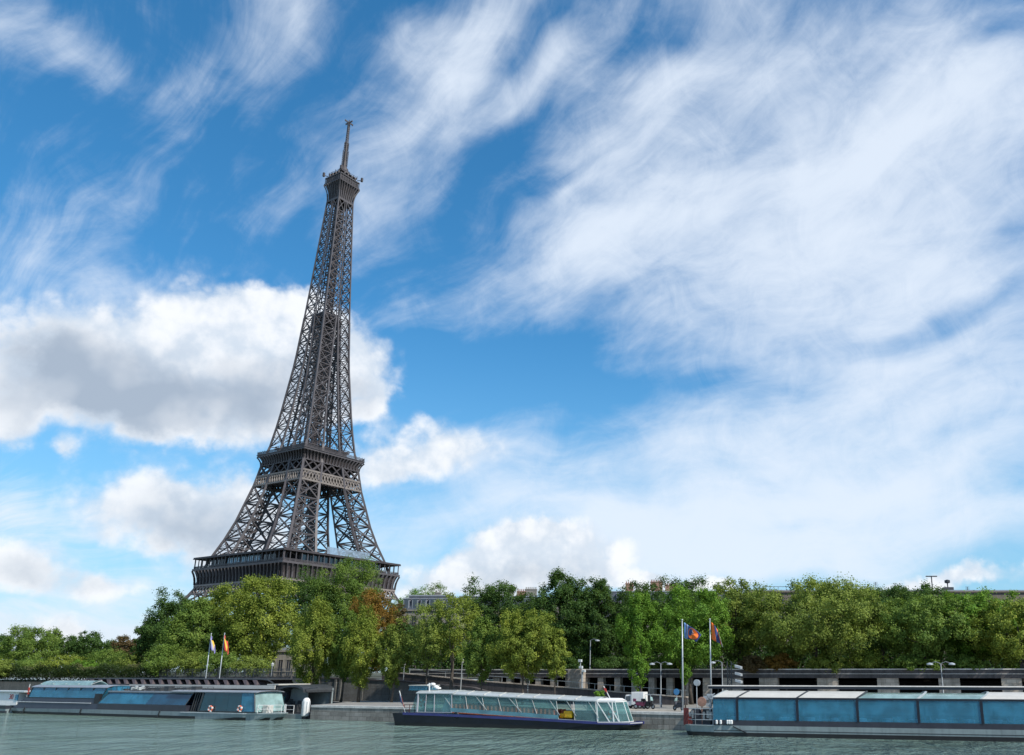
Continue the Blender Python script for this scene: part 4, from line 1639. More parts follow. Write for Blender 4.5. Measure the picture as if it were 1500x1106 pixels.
mb.box(x0 + .1, x1, 4.6, 4.8, .75, zs_ + .2)
mb.build('pavilion_wall', M['hull_grey'], pier)
mb = MB()
mb.beam((x0 + .1, -.35, .75), (x0 + .25, -.35, zs_), .16)
mb.beam((x1 - .1, 4.5, .75), (x1 - .1, 4.5, zs_), .16)
mb.beam((x1 - .2, -.3, zs_ + .1), (x1 + 1.6, .3, zs_ + .35), .1)
mb.build('pavilion_post', M['dark_steel'], pier)
mb = MB()
rail(mb, [(PF.x(375, 1040), -.9), (PF.x(438, 1040), -.9)], .6, 1.05, 2, .06, 2.2)
mb.build('railing', M['white'], pier)
mb = MB()
mb.box(PF.x(405, 1045), PF.x(424, 1045), -1.5, -.9, .56, .72)
mb.build('gangplank', M['white'], pier)
for px, h in ((418, 1.2), (422, .9), (431, 1.0)):
    mb = MB()
    x = PF.x(px, 1036)
    mb.box(x - .3, x + .3, .2, .8, .75, .75 + h)
    mb.box(x - .3, x + .3, .75, .85, .75, 1.2 + h)
    mb.build('bench', M['dark_steel'], pier)
p = PF.w(447, 1046, -1.0)
fd = thing('mooring_dolphin', 'fat ribbed white plastic pile cover standing beside the landing stage', 'mooring pile', (p.x, p.y, 0), PF.ang)
zt_ = PF.z(447, 1022, -1.0)
mb = MB()
mb.lathe((0, 0, 0), [(.42, .35), (.46, .5), (.46, zt_ - .45), (.40, zt_ - .2), (.22, zt_ - .03), (.05, zt_)], 16)
mb.build('cover', M['white'], fd, smooth=True)
mb = MB()
for k in range(8):
    t = k * math.pi / 4 + .2
    mb.beam((math.cos(t) * .47, math.sin(t) * .47, .45), (math.cos(t) * .47, math.sin(t) * .47, zt_ - .45), .07)
mb.build('rib', M['steel'], fd)
mb = MB()
mb.lathe((0, 0, 0), [(.36, -.6), (.36, .36)], 14)
mb.build('pile', M['black'], fd)

# ---- middle boat: navy hull, glass canopy
MF = Frame((580, 1063), (930, 1071.3))
mbt = thing('tour_boat', 'navy hulled tour boat with clear glass canopy and red seats, at the stone quay', 'boat', (*MF.O, 0), MF.ang)
BM = 4.4
st = [(MF.x(572, 1045), MF.x(577, 1063), .35, .6, MF.z(576, 1044.6)), (MF.x(590, 1045), MF.x(592, 1063), .1, .4, MF.z(590, 1044.8)), (MF.x(640, 1047), MF.x(640, 1064), 0, .15, MF.z(640, 1046.3)), (MF.x(780, 1053), MF.x(780, 1067), 0, .15, MF.z(780, 1053)),
      (MF.x(875, 1058.5), MF.x(872, 1068), .1, .5, MF.z(875, 1058.5)), (MF.x(918, 1060), MF.x(905, 1069), 1.0, 1.6, MF.z(918, 1059.8)), (MF.x(931, 1060), MF.x(921, 1069), 1.9, 2.2, MF.z(931, 1059.9))]
mb = MB()
loft_hull(mb, st, BM)
hull = mb.build('hull', M['navy'], mbt)
mb = MB()
hull_strake(mb, st, BM, -.55, .36, .02)  # taller than the painted stripe, includes the dark reflection at the water
mb.build('boot_stripe_and_reflection', M['black'], hull)
for a, b in zip(st[1:-1], st[2:]):
    mb = MB()
    for y0, y1 in ((a[2] - .05, b[2] - .05), (BM - a[2] + .05, BM - b[2] + .05)):
        mb.beam((a[0], y0, a[4] - .04), (b[0], y1, b[4] - .04), .12, .26)
    mb.build('gunwale', M['navy_trim'], hull)
mb = MB()
mb.beam((st[-2][0], .95, st[-2][4] - .03), (st[-1][0] + .1, 1.8, st[-1][4]), .16, .12)
mb.beam((st[-3][0], .05, st[-3][4] + .02), (st[-2][0], .95, st[-2][4] + .02), .14, .1)
mb.build('bow_rail', M['flag_white'], hull)
mb = MB()
x = MF.x(668, 1047)
mb.torus((x, -.02, MF.z(668, 1048)), .3, .07, 14, 6)
mb.beam((x + .3, -.03, MF.z(668, 1048)), (x + 1.4, -.03, MF.z(680, 1049)), .08)
mb.build('anchor', M['black'], hull)


def zdk(x):
    return float(np.interp(x, [s_[0] for s_ in st], [s_[4] for s_ in st]))


# wheelhouse at the stern
xa, xc, xd = MF.x(609, 1044), MF.x(634, 1044), MF.x(660, 1047)
zb0 = MF.z(630, 1043.5)
zt0 = MF.z(630, 1016)
xs, xts = [xa, MF.x(621, 1044), xc, xd], [MF.x(610, 1016), MF.x(622, 1016), MF.x(634, 1016), MF.x(659, 1016)]
mb = MB()
frames(mb, xs, xts, zb0, zt0, .25, .4, BM, .06)
mb.beam((xa, .25, zb0), (xts[0], .4, zt0), .15)
wh = mb.build('wheelhouse', M['flag_white'], mbt)
side_panels(wh, 'window_pane', M['clear_glass'], xs, xts, zb0, zt0, .3, .45, BM)
mb = MB()
mb.hexa([(xa - 1.0, .4, zb0), (xa, .3, zb0), (xa, BM - .3, zb0), (xa - 1.0, BM - .4, zb0), (xts[0] - .35, .6, zt0), (xts[0], .45, zt0), (xts[0], BM - .45, zt0), (xts[0] - .35, BM - .6, zt0)])
mb.build('stern_windscreen', M['clear_glass'], wh)
mb = MB()
curved_roof(mb, MF.x(607, 1014), MF.x(661, 1015), .3, BM, zt0 + .06, MF.z(640, 1010.5, 2.0))
rf = mb.build('roof', M['silver'], wh)
zr = MF.z(630, 1010, 2.2)
mb = MB()
mb.hexa([(MF.x(599, 1010, 1.2), 1.2, zr - .1), (MF.x(623, 1010, 1.2), 1.2, zr - .1), (MF.x(623, 1010, 1.2), 3.6, zr - .1), (MF.x(599, 1010, 1.2), 3.6, zr - .1),
         (MF.x(600, 1003.5, 1.2), 1.2, zr + .42), (MF.x(625, 1003.5, 1.2), 1.2, zr + .42), (MF.x(625, 1003.5, 1.2), 3.6, zr + .42), (MF.x(600, 1003.5, 1.2), 3.6, zr + .42)])
bx_ = mb.build('steering_box', M['teal_glass'], rf)
mb = MB()
mb.box(MF.x(598.5, 1003, 1.1), MF.x(626, 1003, 1.1), 1.1, 3.7, zr + .43, zr + .5)
mb.build('box_roof', M['cream'], bx_)
mb = MB()
mb.beam((MF.x(621.5, 1017), 1.0, zt0), (MF.x(621.5, 1000.5), 1.0, MF.z(621.5, 1000.5, 1.0)), .1)
mb.build('mast', M['white'], rf)
for k, (px, py) in enumerate(((629, 1004), (634, 1002), (639, 1006), (642, 1008))):
    x, z = MF.x(px, py, 1.6), MF.z(px, py, 1.6)
    mb = MB()
    mb.lathe((x, 1.6, z), [(.03, -.6), (.05, -.1), (.32, -.08), (.32, .06), (.12, .14)], 10)
    mb.build('radar', M['white'], rf)
for (px, py, r) in ((619, 1030, .34),):
    lifebuoy(wh, (MF.x(px, py, .8), .8, MF.z(px, py, .8)), r)
mb = MB()
x = MF.x(654, 1028, 1.2)
mb.hexa([(x - .6, 1.2, zb0), (x + .6, 1.2, zb0), (x + .6, 1.6, zb0), (x - .6, 1.6, zb0), (x - .1, 1.2, zb0 + 1.5), (x + .35, 1.2, zb0 + 1.5), (x + .35, 1.6, zb0 + 1.5), (x - .1, 1.6, zb0 + 1.5)])
mb.build('steering_console', M['cloth_white'], wh)
# passenger canopy
PB = [(660, 1042.5), (685, 1044), (711, 1046), (736, 1047.6), (762, 1049.3), (788, 1051.3), (818, 1053.5), (842, 1055), (875, 1057.5)]
PT = [(659, 1017.5), (683, 1018.5), (707, 1019.8), (730, 1021), (756, 1022.3), (780, 1023.5), (816, 1025.2), (841, 1026.5), (873, 1027.6)]
fr_ = MB()
can = None
for j in range(len(PB) - 1):
    b0, b1, t0, t1 = [(MF.x(*p, .3), MF.z(*p, .3)) for p in (PB[j], PB[j + 1])] + [(MF.x(*p, .55), MF.z(*p, .55)) for p in (PT[j], PT[j + 1])]
    if can is None:
        canm = MB()
        for q in range(len(PB)):
            b = (MF.x(*PB[q], .25), MF.z(*PB[q], .25))
            t = (MF.x(*PT[q], .5), MF.z(*PT[q], .5))
            dx = (t[0] - b[0])
            for y0, y1 in ((.25, .5), (BM - .25, BM - .5)):
                canm.beam((b[0], y0, b[1]), (t[0] - .1, y1, t[1]), .05)
                if q % 2 == 0 or q > 5:
                    canm.beam((b[0] + .15, y0, b[1] + .4), (t[0] - .9, y1, t[1]), .05)
            canm.beam((t[0], .5, t[1]), (t[0], BM - .5, t[1]), .08)
            if q < len(PB) - 1:
                b2 = (MF.x(*PB[q + 1], .25), MF.z(*PB[q + 1], .25))
                t2 = (MF.x(*PT[q + 1], .5), MF.z(*PT[q + 1], .5))
                for y0, y1 in ((.25, .5), (BM - .25, BM - .5)):
                    canm.beam((b[0], y0, b[1]), (b2[0], y0, b2[1]), .07)
                    canm.beam((t[0], y1, t[1]), (t2[0], y1, t2[1]), .09)
        can = canm.build('canopy_frame', M['silver'], mbt)
    if j != 6:
        for far in (False, True):
            yb, yt, e = (BM - .3, BM - .55, -.04) if far else (.3, .55, .04)
            m = MB()
            g = .05
            m.hexa([(b0[0] + g, yb, b0[1]), (b1[0] - g, yb, b1[1]), (b1[0] - g, yb + e, b1[1]), (b0[0] + g, yb + e, b0[1]), (t0[0] + g, yt, t0[1]), (t1[0] - g, yt, t1[1]), (t1[0] - g, yt + e, t1[1]), (t0[0] + g, yt + e, t0[1])])
            m.build('window_pane', M['clear_glass'], can)
    m = MB()
    # vaulted roof panel
    n = 6
    vs = []
    for k in range(n + 1):
        t = k / n
        y = .42 + (BM - .84) * t
        u = math.sin(math.pi * t) ** .6
        for (x, z) in (t0, t1):
            vs += [(x + .35 * u, y, z + .08 + .36 * u), (x + .35 * u, y, z + .02 + .36 * u)]
    fs = []
    for k in range(n):
        a, b = 4 * k, 4 * k + 4
        fs += [(a, a + 2, b + 2, b), (a + 1, b + 1, b + 3, a + 3), (a, b, b + 1, a + 1), (a + 2, a + 3, b + 3, b + 2)]
    fs += [(0, 1, 3, 2), (4 * n, 4 * n + 2, 4 * n + 3, 4 * n + 1)]
    m.add(vs, fs)
    ro = m.build('roof_panel', M['silver'], can)
    m = MB()
    m.beam((t0[0] + .12, .5, t0[1] + .16), (t0[0] + .36, BM / 2 - .6, t0[1] + .47), .08, .06)
    m.build('roof_rib', M['cream'], ro)
# teal lower side panels
for j in range(6):
    m = MB()
    b0, b1 = (MF.x(*PB[j], .27), MF.z(*PB[j], .27)), (MF.x(*PB[j + 1], .27), MF.z(*PB[j + 1], .27))
    m.hexa([(b0[0], .2, b0[1] + .03), (b1[0], .2, b1[1] + .03), (b1[0], .26, b1[1] + .03), (b0[0], .26, b0[1] + .03), (b0[0], .22, b0[1] + .40), (b1[0], .22, b1[1] + .40), (b1[0], .28, b1[1] + .40), (b0[0], .28, b0[1] + .40)])
    m.build('side_panel', glass_mat('teal_panel', (.06, .20, .25), .9, .1), mbt)
# rows of seats
seat = None
for j in range(26):
    for y in (.48, 2.6):
        t = j / 25
        x = lerp(MF.x(664, 1040, 1), MF.x(812, 1050, 1), t)
        zz = lerp(MF.z(664, 1037.6, .9), MF.z(812, 1047, .9), t)
        m = MB()
        m.box(x, x + .5, y, y + 1.1, zz - .5, zz - .4)
        m.box(x, x + .12, y, y + 1.1, zz - .4, zz + .48)
        m.build('seat', M['redseat'], mbt, bevel=.03)
mb = MB()
x = MF.x(826, 1048, 1.0)
zz = MF.z(826, 1052, 1.0)
mb.box(x, x + 1.0, .8, 1.6, zz, zz + .75)
mb.box(x - .5, x, .9, 1.6, zz, zz + .5)
mb.build('life_raft', M['yellow'], mbt, bevel=.12)
mb = MB()
mb.box(MF.x(819, 1056, .4), MF.x(841, 1057, .4), .4, BM - .4, MF.z(830, 1056.5, .4), MF.z(830, 1053.5, .4))
mb.build('doorway_floor', M['black'], mbt)
# bow windscreen
xb0, xb1 = MF.x(876, 1058, .3), MF.x(919, 1058, 1.0)
xt0, xt1 = MF.x(874, 1028, .5), MF.x(909, 1028, 1.0)
zb0, zt0 = MF.z(890, 1058, .4), MF.z(890, 1028, .5)
B_ = [(xb0, .3), (xb1 - .8, .75), (xb1, 1.6), (xb1, BM - 1.6), (xb1 - .8, BM - .75), (xb0, BM - .3)]
T_ = [(xt0, .55), (xt1 - .6, .9), (xt1, 1.7), (xt1, BM - 1.7), (xt1 - .6, BM - .9), (xt0, BM - .55)]
mb = MB()
for (a, b) in zip(B_, T_):
    mb.beam((*a, zb0), (*b, zt0), .08)
for j in range(5):
    mb.beam((*B_[j], zb0), (*B_[j + 1], zb0), .12)
    mb.beam((*T_[j], zt0), (*T_[j + 1], zt0), .12)
for (q, r_) in ((.35, .0), (.55, .85), (.8, .6)):
    a = Vector((*B_[0], zb0)).lerp(Vector((*B_[1], zb0)), q + .2 if q < .7 else 1)
    b = Vector((*T_[0], zt0)).lerp(Vector((*T_[1], zt0)), r_)
    mb.beam(a + Vector((0, -.04, 0)), b + Vector((0, -.04, 0)), .09)
bw = mb.build('bow_windscreen', M['white'], mbt)
for j in range(5):
    m = MB()
    a, b, c, d = Vector((*B_[j], zb0)), Vector((*B_[j + 1], zb0)), Vector((*T_[j + 1], zt0)), Vector((*T_[j], zt0))
    nrm = (b - a).cross(d - a).normalized() * .04
    m.hexa([a, b, b + nrm, a + nrm, d, c, c + nrm, d + nrm])
    m.build('window_pane', M['clear_glass'], bw)
m = MB()
vs = [(*p, zt0 + .1) for p in T_] + [(p[0] - .4, lerp(p[1], BM / 2, .3), MF.z(890, 1023, 1.5)) for p in T_]
m.add(vs, [(0, 1, 7, 6), (1, 2, 8, 7), (2, 3, 9, 8), (3, 4, 10, 9), (4, 5, 11, 10), (6, 7, 8, 9, 10, 11), (5, 0, 6, 11), (5, 4, 3, 2, 1, 0)])
br_ = m.build('roof', M['white'], bw)
lifebuoy(bw, (MF.x(897, 1048, 1.3), 1.3, MF.z(897, 1048, 1.3)), .4)
m = MB()
x = MF.x(888, 1012, 2)
m.beam((x + .5, 2, MF.z(892, 1024, 2)), (x - .3, 2, MF.z(885.5, 1005, 2)), .07)
sf = m.build('flagstaff', M['white'], br_)
m = MB()
m.hexa([(x - .2, 1.95, MF.z(887, 1011, 2)), (x + .12, 1.95, MF.z(889, 1015, 2)), (x + .12, 2, MF.z(889, 1015, 2)), (x - .2, 2, MF.z(887, 1011, 2)), (x - .25, 1.95, MF.z(886, 1007, 2)), (x + .0, 1.95, MF.z(888, 1009, 2)), (x, 2, MF.z(888, 1009, 2)), (x - .25, 2, MF.z(886, 1007, 2))])
m.build('pennant', M['flag_red'], sf)
m = MB()
m.box(MF.x(860, 1022, 1.5), MF.x(870, 1022, 1.5), 1.5, 2.5, MF.z(865, 1024, 1.5), MF.z(865, 1020.5, 1.5))
m.build('roof_hatch', M['black'], mbt)
# stern ensign
m = MB()
xf, zf_ = MF.x(594, 1040, .6), MF.z(594, 1044)
m.beam((xf, .6, zf_), (MF.x(585, 1012, .6), .6, MF.z(585, 1012, .6)), .07)
sf = m.build('flagstaff', M['white'], mbt)
for (u0, u1, mt) in ((0.02, .36, 'flag_navy'), (.36, .68, 'flag_white'), (.68, 1.0, 'flag_red')):
    m = MB()
    A = lambda u, v: (lerp(MF.x(585, 1013, .55), MF.x(587, 1030, .55), v) + u * .38 + v * u * .3, .55 + .06 * math.sin(5 * u), lerp(MF.z(585, 1013), MF.z(587, 1034), v) - .55 * u)
    p = [A(u0, .1), A(u1, .1), A(u1, .75), A(u0, .75)]
    m.hexa([(x, y, z) for x, y, z in p] + [(x, y + .02, z) for x, y, z in p])
    m.build('ensign', M[mt], sf)
m = MB()
rail(m, [(MF.x(587, 1044), .6), (MF.x(604, 1044), .4)], MF.z(595, 1044.5), .9, 3, .05, .7)
m.build('stern_railing', M['red'], mbt)

# ---- right boat
RB = R
rb = thing('tour_boat', 'grey tour boat with tall blue glass bays under a cream curved roof', 'boat', (*RB.O, 0), RB.ang)
BM = 5.0
zd_ = RB.z(1100, 1063.3)
xe = RB.x(1640, 1080)
st = [(RB.x(998, 1061), RB.x(1006.5, 1077), 1.2, 1.6, RB.z(1000, 1061.2)), (RB.x(1010, 1062), RB.x(1014, 1078), .3, .6, RB.z(1010, 1061.7)), (RB.x(1046, 1063), RB.x(1046, 1079), 0, .12, zd_), (RB.x(1300, 1067), RB.x(1300, 1082), 0, .12, zd_), (xe, xe, 0, .12, zd_)]
mb = MB()
loft_hull(mb, st, BM)
hull = mb.build('hull', M['hull_grey'], rb)
mb = MB()
hull_strake(mb, st, BM, -.55, .36, .02)  # black stripe widened to hold the dark reflection under the hull
mb.build('boot_stripe_and_reflection', M['black'], hull)
mb = MB()
hull_strake(mb, st[:3], BM, zd_ - .06, zd_ - .0, .07)
mb.build('bow_strake', M['silver'], hull)
mb = MB()
hull_strake(mb, st[2:], BM, zd_ - .48, zd_ - .42, .015)
mb.build('hull_seam', M['dark_steel'], hull)
mb = MB()
mb.beam((RB.x(1074, 1064), -.05, RB.z(1074, 1064)), (RB.x(1096, 1075), -.02, RB.z(1096, 1075)), .16, .08)
mb.build('anchor_recess', M['black'], hull)
zb0, zt0 = RB.z(1100, 1055.3, .1), RB.z(1100, 1024.3, .1)
mb = MB()
mb.box(RB.x(1045, 1060), xe, .06, BM - .06, zd_ - .05, zb0)
sal = mb.build('saloon', M['band'], rb)
bays = [RB.x(p, 1040, .1) for p in (1045, 1080, 1168, 1256, 1345, 1438, 1531, 1625)]
side_panels(sal, 'window_pane', M['teal_glass'], bays, bays, zb0 + .003, zt0, .08, .08, BM, gap=.0)
for b in bays[1:]:
    for y in (.05, BM - .05):
        mb = MB()
        mb.box(b - .11, b + .11, y - .05, y + .05, zb0, zt0)
        mb.build('mullion', M['navy'], sal)
mb = MB()
mb.box(bays[0], xe, .02, BM - .02, zt0 + .003, zt0 + .16)
mb.build('roof_edge', M['navy'], sal)
mb = MB()
mb.box(bays[0] - .03, bays[0] + .02, .1, BM - .1, zb0, zt0)
mb.build('end_window', M['teal_glass'], sal)
zc = RB.z(1150, 1012.5, 1.6)
lean = .9
for j in range(len(bays) - 1):
    mb = MB()
    mt = M['pale_glass'] if j in (3, 4) else M['cream']
    curved_roof(mb, bays[j] + .05, bays[j + 1] - .05, .1, BM, zt0 + .18, zc if j not in (3, 4) else zc - .1, n=10, x0t=bays[j] + .05 + lean, x1t=bays[j + 1] - .05 + lean)
    ro = mb.build('roof_panel', mt, sal)
    mb = MB()
    curved_roof(mb, bays[j] - .06, bays[j] + .12, .06, BM, zt0 + .2, zc + .05, n=10, x0t=bays[j] - .06 + lean, x1t=bays[j] + .12 + lean)
    mb.build('roof_rib', M['dark_steel'] if j in (1, 2, 3) else M['silver'], ro)
for j in range(1, 15):                                # tables laid with white cloths inside
    x = lerp(bays[0] + .8, bays[-1] - .8, (j - .5) / 14)
    y = .72 + (j % 2) * .25
    mb = MB()
    mb.lathe((x, y, zd_ + .1), [(.45, 0), (.5, .62), (.48, .68), (.05, .7)], 10)
    tb = mb.build('table', M['cloth_white'], sal)
    for s_ in (-.75, .75):
        mb = MB()
        mb.box(x + s_ - .2, x + s_ + .2, y - .2, y + .2, zd_ + .3, zd_ + .4)
        mb.box(x + s_ + (.14 if s_ > 0 else -.2), x + s_ + (.2 if s_ > 0 else -.14), y - .2, y + .2, zd_ + .4, zd_ + .95)
        mb.build('chair', M['flag_lilac'], sal)
# fore deck gear
for px in (1003.5, 1006.5):
    mb = MB()
    mb.box(RB.x(px, 1050, 1.0) - .13, RB.x(px, 1050, 1.0) + .13, .9, 1.2, zd_ - .05, RB.z(px, 1037, 1.0))
    mb.build('bollard', M['red'], rb)
mb = MB()
mb.box(RB.x(1008, 1052, 1.2), RB.x(1013, 1052, 1.2), 1.2, 1.6, zd_ - .05, zd_ + .7)
mb.build('bollard', M['red'], rb)
mb = MB()
x = RB.x(1022, 1050, 2)
mb.box(x - .6, x + 1.3, 1.6, 3.2, zd_ - .05, zd_ + .75)
mb.lathe((x - .2, 1.5, zd_ + 1.0), [(.45, 0), (.45, .1), (.2, .12), (.2, 1.2), (.45, 1.22), (.45, 1.3)], 14, axis='y')
mb.box(x + .3, x + 1.6, 2.2, 3.4, zd_ + .7, zd_ + 1.4)
mb.build('windlass', M['band'], rb)
mb = MB()
for (px, py) in ((1012, 1048), (1014, 1044), (1031, 1046), (1037, 1044), (1041, 1046)):
    x, z = RB.x(px, py, 1.4), RB.z(px, py, 1.4)
    mb = MB()
    mb.box(x - .12, x + .12, 1.3, 1.5, z - .5, z + .2)
    mb.build('deck_locker', M['cream'], rb)
mb = MB()
rail(mb, [(RB.x(1003, 1061), 1.1), (RB.x(1018, 1061), .25), (RB.x(1044, 1061), .2)], zd_ - .02, 1.5, 3, .05, 1.0)
mb.build('railing', M['steel'], rb)
mb = MB()
x, z = RB.x(1028, 1028, .9), RB.z(1028, 1028, .9)
mb.lathe((x, .8, z), [(.1, 0), (.42, .02), (.45, .1), (.42, .2), (.1, .22)], 18, axis='y')
mb.beam((x, .95, zd_), (x, .95, z), .09)
mb.build('searchlight', M['brick'], rb)
mb = MB()
for px, py in ((1035, 1022), (1040, 1019), (1044, 1021), (1039, 1032)):
    xx, zz = RB.x(px, py, 1.8), RB.z(px, py, 1.8)
    mb.box(xx - .3, xx + .2, 1.7, 2.2, zz - .2, zz + .15)
mb.beam((RB.x(1040, 1040, 1.9), 1.9, zd_), (RB.x(1040, 1018, 1.9), 1.9, RB.z(1040, 1018, 1.9)), .12)
mb.beam((RB.x(1032, 1022, 1.9), 1.9, RB.z(1032, 1023, 1.9)), (RB.x(1047, 1016, 1.9), 1.9, RB.z(1047, 1016, 1.9)), .1)
mb.build('signal_mast', M['steel'], rb)
mb = MB()
for px in (1050, 1056, 1066, 1069, 1072):
    x = RB.x(px, 1058, 0)
    mb = MB()
    mb.lathe((x, -.1, RB.z(px, 1061, 0)), [(.05, 0), (.11, .06), (.11, .34), (.05, .4)], 8)
    mb.build('fender', M['white'], hull)

# ---- awning of the landing stage behind the right boat
AW = Frame((1007, 1077.7), (1500, 1087), 5.3)
aw = thing('awning', 'long flat dark awning on posts directly behind the right hand boat', 'awning', (*AW.O, ZQ), AW.ang)
za = AW.z(1250, 1009.8) - ZQ
mb = MB()
mb.box(AW.x(1037, 1009), AW.x(1640, 1009), .1, 3.2, za, za + .24)
mb.build('roof', M['band'], aw)
mb = MB()
mb.box(AW.x(1036.5, 1009), AW.x(1640, 1009), .02, 3.25, za + .243, za + .30)
mb.build('roof_edge', M['coping'], aw)
for px in (1048, 1150, 1252, 1354, 1456, 1558):
    mb = MB()
    mb.beam((AW.x(px, 1015), 1.6, 0), (AW.x(px, 1015), 1.6, za), .14)
    mb.build('post', M['dark_steel'], aw)


# ================================================================== flags, lamps, signs, vehicles
def flag_parts(parent, A, pieces, n=14, rows=8):
    """cloth surface A(u, v) -> local point; pieces are (name, material, [(u0,u1,v0,v1)] or an inside test)"""
    for name, mt, u0, u1, v0, v1 in pieces:
        mb = MB()
        vs, fs = [], []
        for i in range(n + 1):
            for j in range(rows + 1):
                vs.append(A(lerp(u0, u1, i / n), lerp(v0, v1, j / rows)))
        for i in range(n):
            for j in range(rows):
                a = i * (rows + 1) + j
                fs.append((a, a + 1, a + rows + 2, a + rows + 1))
        mb.add(vs, fs)
        o = mb.build(name, mt, parent, smooth=True)
        so_ = o.modifiers.new('thick', 'SOLIDIFY')
        so_.thickness = .012


def flagpole(label, base, top, rad, mat):
    t = thing('flagpole', label, 'flagpole', base, 0)
    h = (top - base)
    mb = MB()
    mb.tube([(0, 0, 0), h * .5, h], [rad, rad * .85, rad * .6], 8)
    mb.lathe(h, [(.02, -.02), (rad * 1.1, .03), (rad * 1.1, .1), (.02, .16)], 8)
    mb.build('pole', mat, t, smooth=True)
    mb = MB()
    mb.lathe((0, 0, 0), [(rad * 2.4, 0), (rad * 2.4, .12), (rad * 1.3, .2)], 10)
    mb.build('foot', mat, t)
    return t


def vflag(name, label, base, corners, off, ripple, pieces, group=None):
    """flag through four picture corners (top hoist, top fly, bottom fly, bottom hoist) on a vertical plane at off"""
    c = [Q.w(px, py, off) for px, py in corners]
    t = thing(name, label, 'flag', c[3], 0, group)
    nn = Vector((*Q.n, 0))

    def A(u, v):
        p = c[0].lerp(c[1], u).lerp(c[3].lerp(c[2], u), v)
        p = p + nn * (ripple * u * math.sin(u * 9 + v * 2.2) - .9 * ripple * u) + Vector((0, 0, -.10 * math.sin(u * 7 + 1) * u))
        return p - c[3]
    flag_parts(t, A, pieces)
    return t, A


# right pair on the quay
b1 = Q.w(1000.5, 1044, 1.0)
b1.z = ZQ
t1 = Q.w(1001.3, 909, 1.0)
t1 = Vector((b1.x, b1.y, t1.z))
flagpole('tall grey flagpole on the quay edge beside the right boat bow', b1, t1, .10, M['steel'])
b2 = Q.w(1042, 1030, 3.0)
b2.z = ZQ
t2 = Q.w(1042, 908, 3.0)
t2 = Vector((b2.x, b2.y, t2.z))
flagpole('tall grey flagpole rising behind the awning, right of the navy flag', b2, t2, .09, M['steel'])
f1, A1 = vflag('flag', 'navy flag with an orange disc flying out from its pole', b1, [(1002, 911.5), (1028, 928.5), (1023, 939.5), (1002.5, 935)], 1.05, .28,
               [('navy_field', M['flag_navy'], .26, 1, 0, 1), ('blue_stripe', M['flag_blue'], .0, .10, 0, 1), ('navy_stripe', M['flag_navy'], .10, .16, 0, 1), ('pale_stripe', M['flag_white'], .16, .20, 0, 1), ('blue_stripe', M['flag_blue'], .20, .26, 0, 1)])
for sgn in (-1, 1):                                   # the disc shows on both faces
    vs = [A1(.58, .5)]
    for k in range(24):
        a = 2 * math.pi * k / 24
        vs.append(A1(.58 + .31 * math.cos(a), .5 + .46 * math.sin(a)))
    e = Vector((*Q.n, 0)) * .03 * sgn
    mb = MB()
    mb.add([v + e for v in vs], [(0, k + 1, (k + 1) % 24 + 1) for k in range(24)])
    d_ = mb.build('disc', M['orange'], f1)
    mb = MB()
    e = Vector((*Q.n, 0)) * .045 * sgn
    for (u0, v0), (u1, v1) in (((.53, .25), (.57, .40)), ((.57, .40), (.53, .52)), ((.53, .52), (.62, .58)), ((.62, .58), (.66, .68)), ((.58, .35), (.63, .45))):
        mb.beam(A1(u0, v0) + e, A1(u1, v1) + e, .09, .02)
    mb.build('emblem', M['flag_white'], d_)
vflag('flag', 'orange and navy flag hanging in a steep fold from its pole', b2, [(1042.3, 911), (1052, 922), (1061, 947), (1042.3, 937)], 3.05, .22,
      [('orange_band', M['orange'], 0, .42, 0, .97), ('navy_field', M['flag_navy'], .42, .72, 0, 1), ('orange_edge', M['orange'], .72, .84, 0.05, 1), ('navy_edge', M['flag_navy'], .84, .93, .1, 1), ('pale_edge', M['cream'], .93, 1, .2, 1)])
# left pair on the landing stage
for (px0, py0, px1, py1, lab, flab, cs, pcs) in (
    (300.5, 1000, 309.5, 929, 'pale leaning flagpole above the canopy, carrying the lilac flag', 'limp lilac and yellow flag drooping against its pole', [(309.3, 931), (311.5, 940), (315, 958), (307.8, 949)],
     [('lilac_field', M['flag_lilac'], 0, .55, 0, 1), ('white_edge', M['flag_white'], .55, .7, 0, 1), ('yellow_edge', M['flag_yellow'], .7, .86, 0, .9), ('violet_tip', M['flag_lilac'], .86, 1, .3, 1)]),
    (320.5, 1000, 329, 928.5, 'pale leaning flagpole above the canopy, carrying the red flag', 'limp red and orange flag drooping against its pole', [(328.8, 930), (331, 938), (334.5, 960), (327.2, 949)],
     [('red_field', M['flag_red'], 0, .6, 0, 1), ('yellow_edge', M['flag_yellow'], .6, .75, 0, 1), ('orange_edge', M['flag_red'], .75, 1, .1, 1)])):
    o_ = 8.0
    b = PF.w(px0, py0, 3)
    tt = PF.w(px1, py1, 3)
    b3 = b + (b - tt) * (b.z - .75) / (tt.z - b.z)
    flagpole(lab, b3, tt, .085, M['steel'])
    cc = [PF.w(x, y, 2.95) for x, y in cs]
    t = thing('flag', flab, 'flag', cc[3])
    nn = Vector((*PF.n, 0))

    def A(u, v, cc=cc, nn=nn):
        return cc[0].lerp(cc[1], u).lerp(cc[3].lerp(cc[2], u), v) + nn * (.25 * math.sin(u * 8 + v * 2)) * (u + .2) - cc[3]
    flag_parts(t, A, pcs)


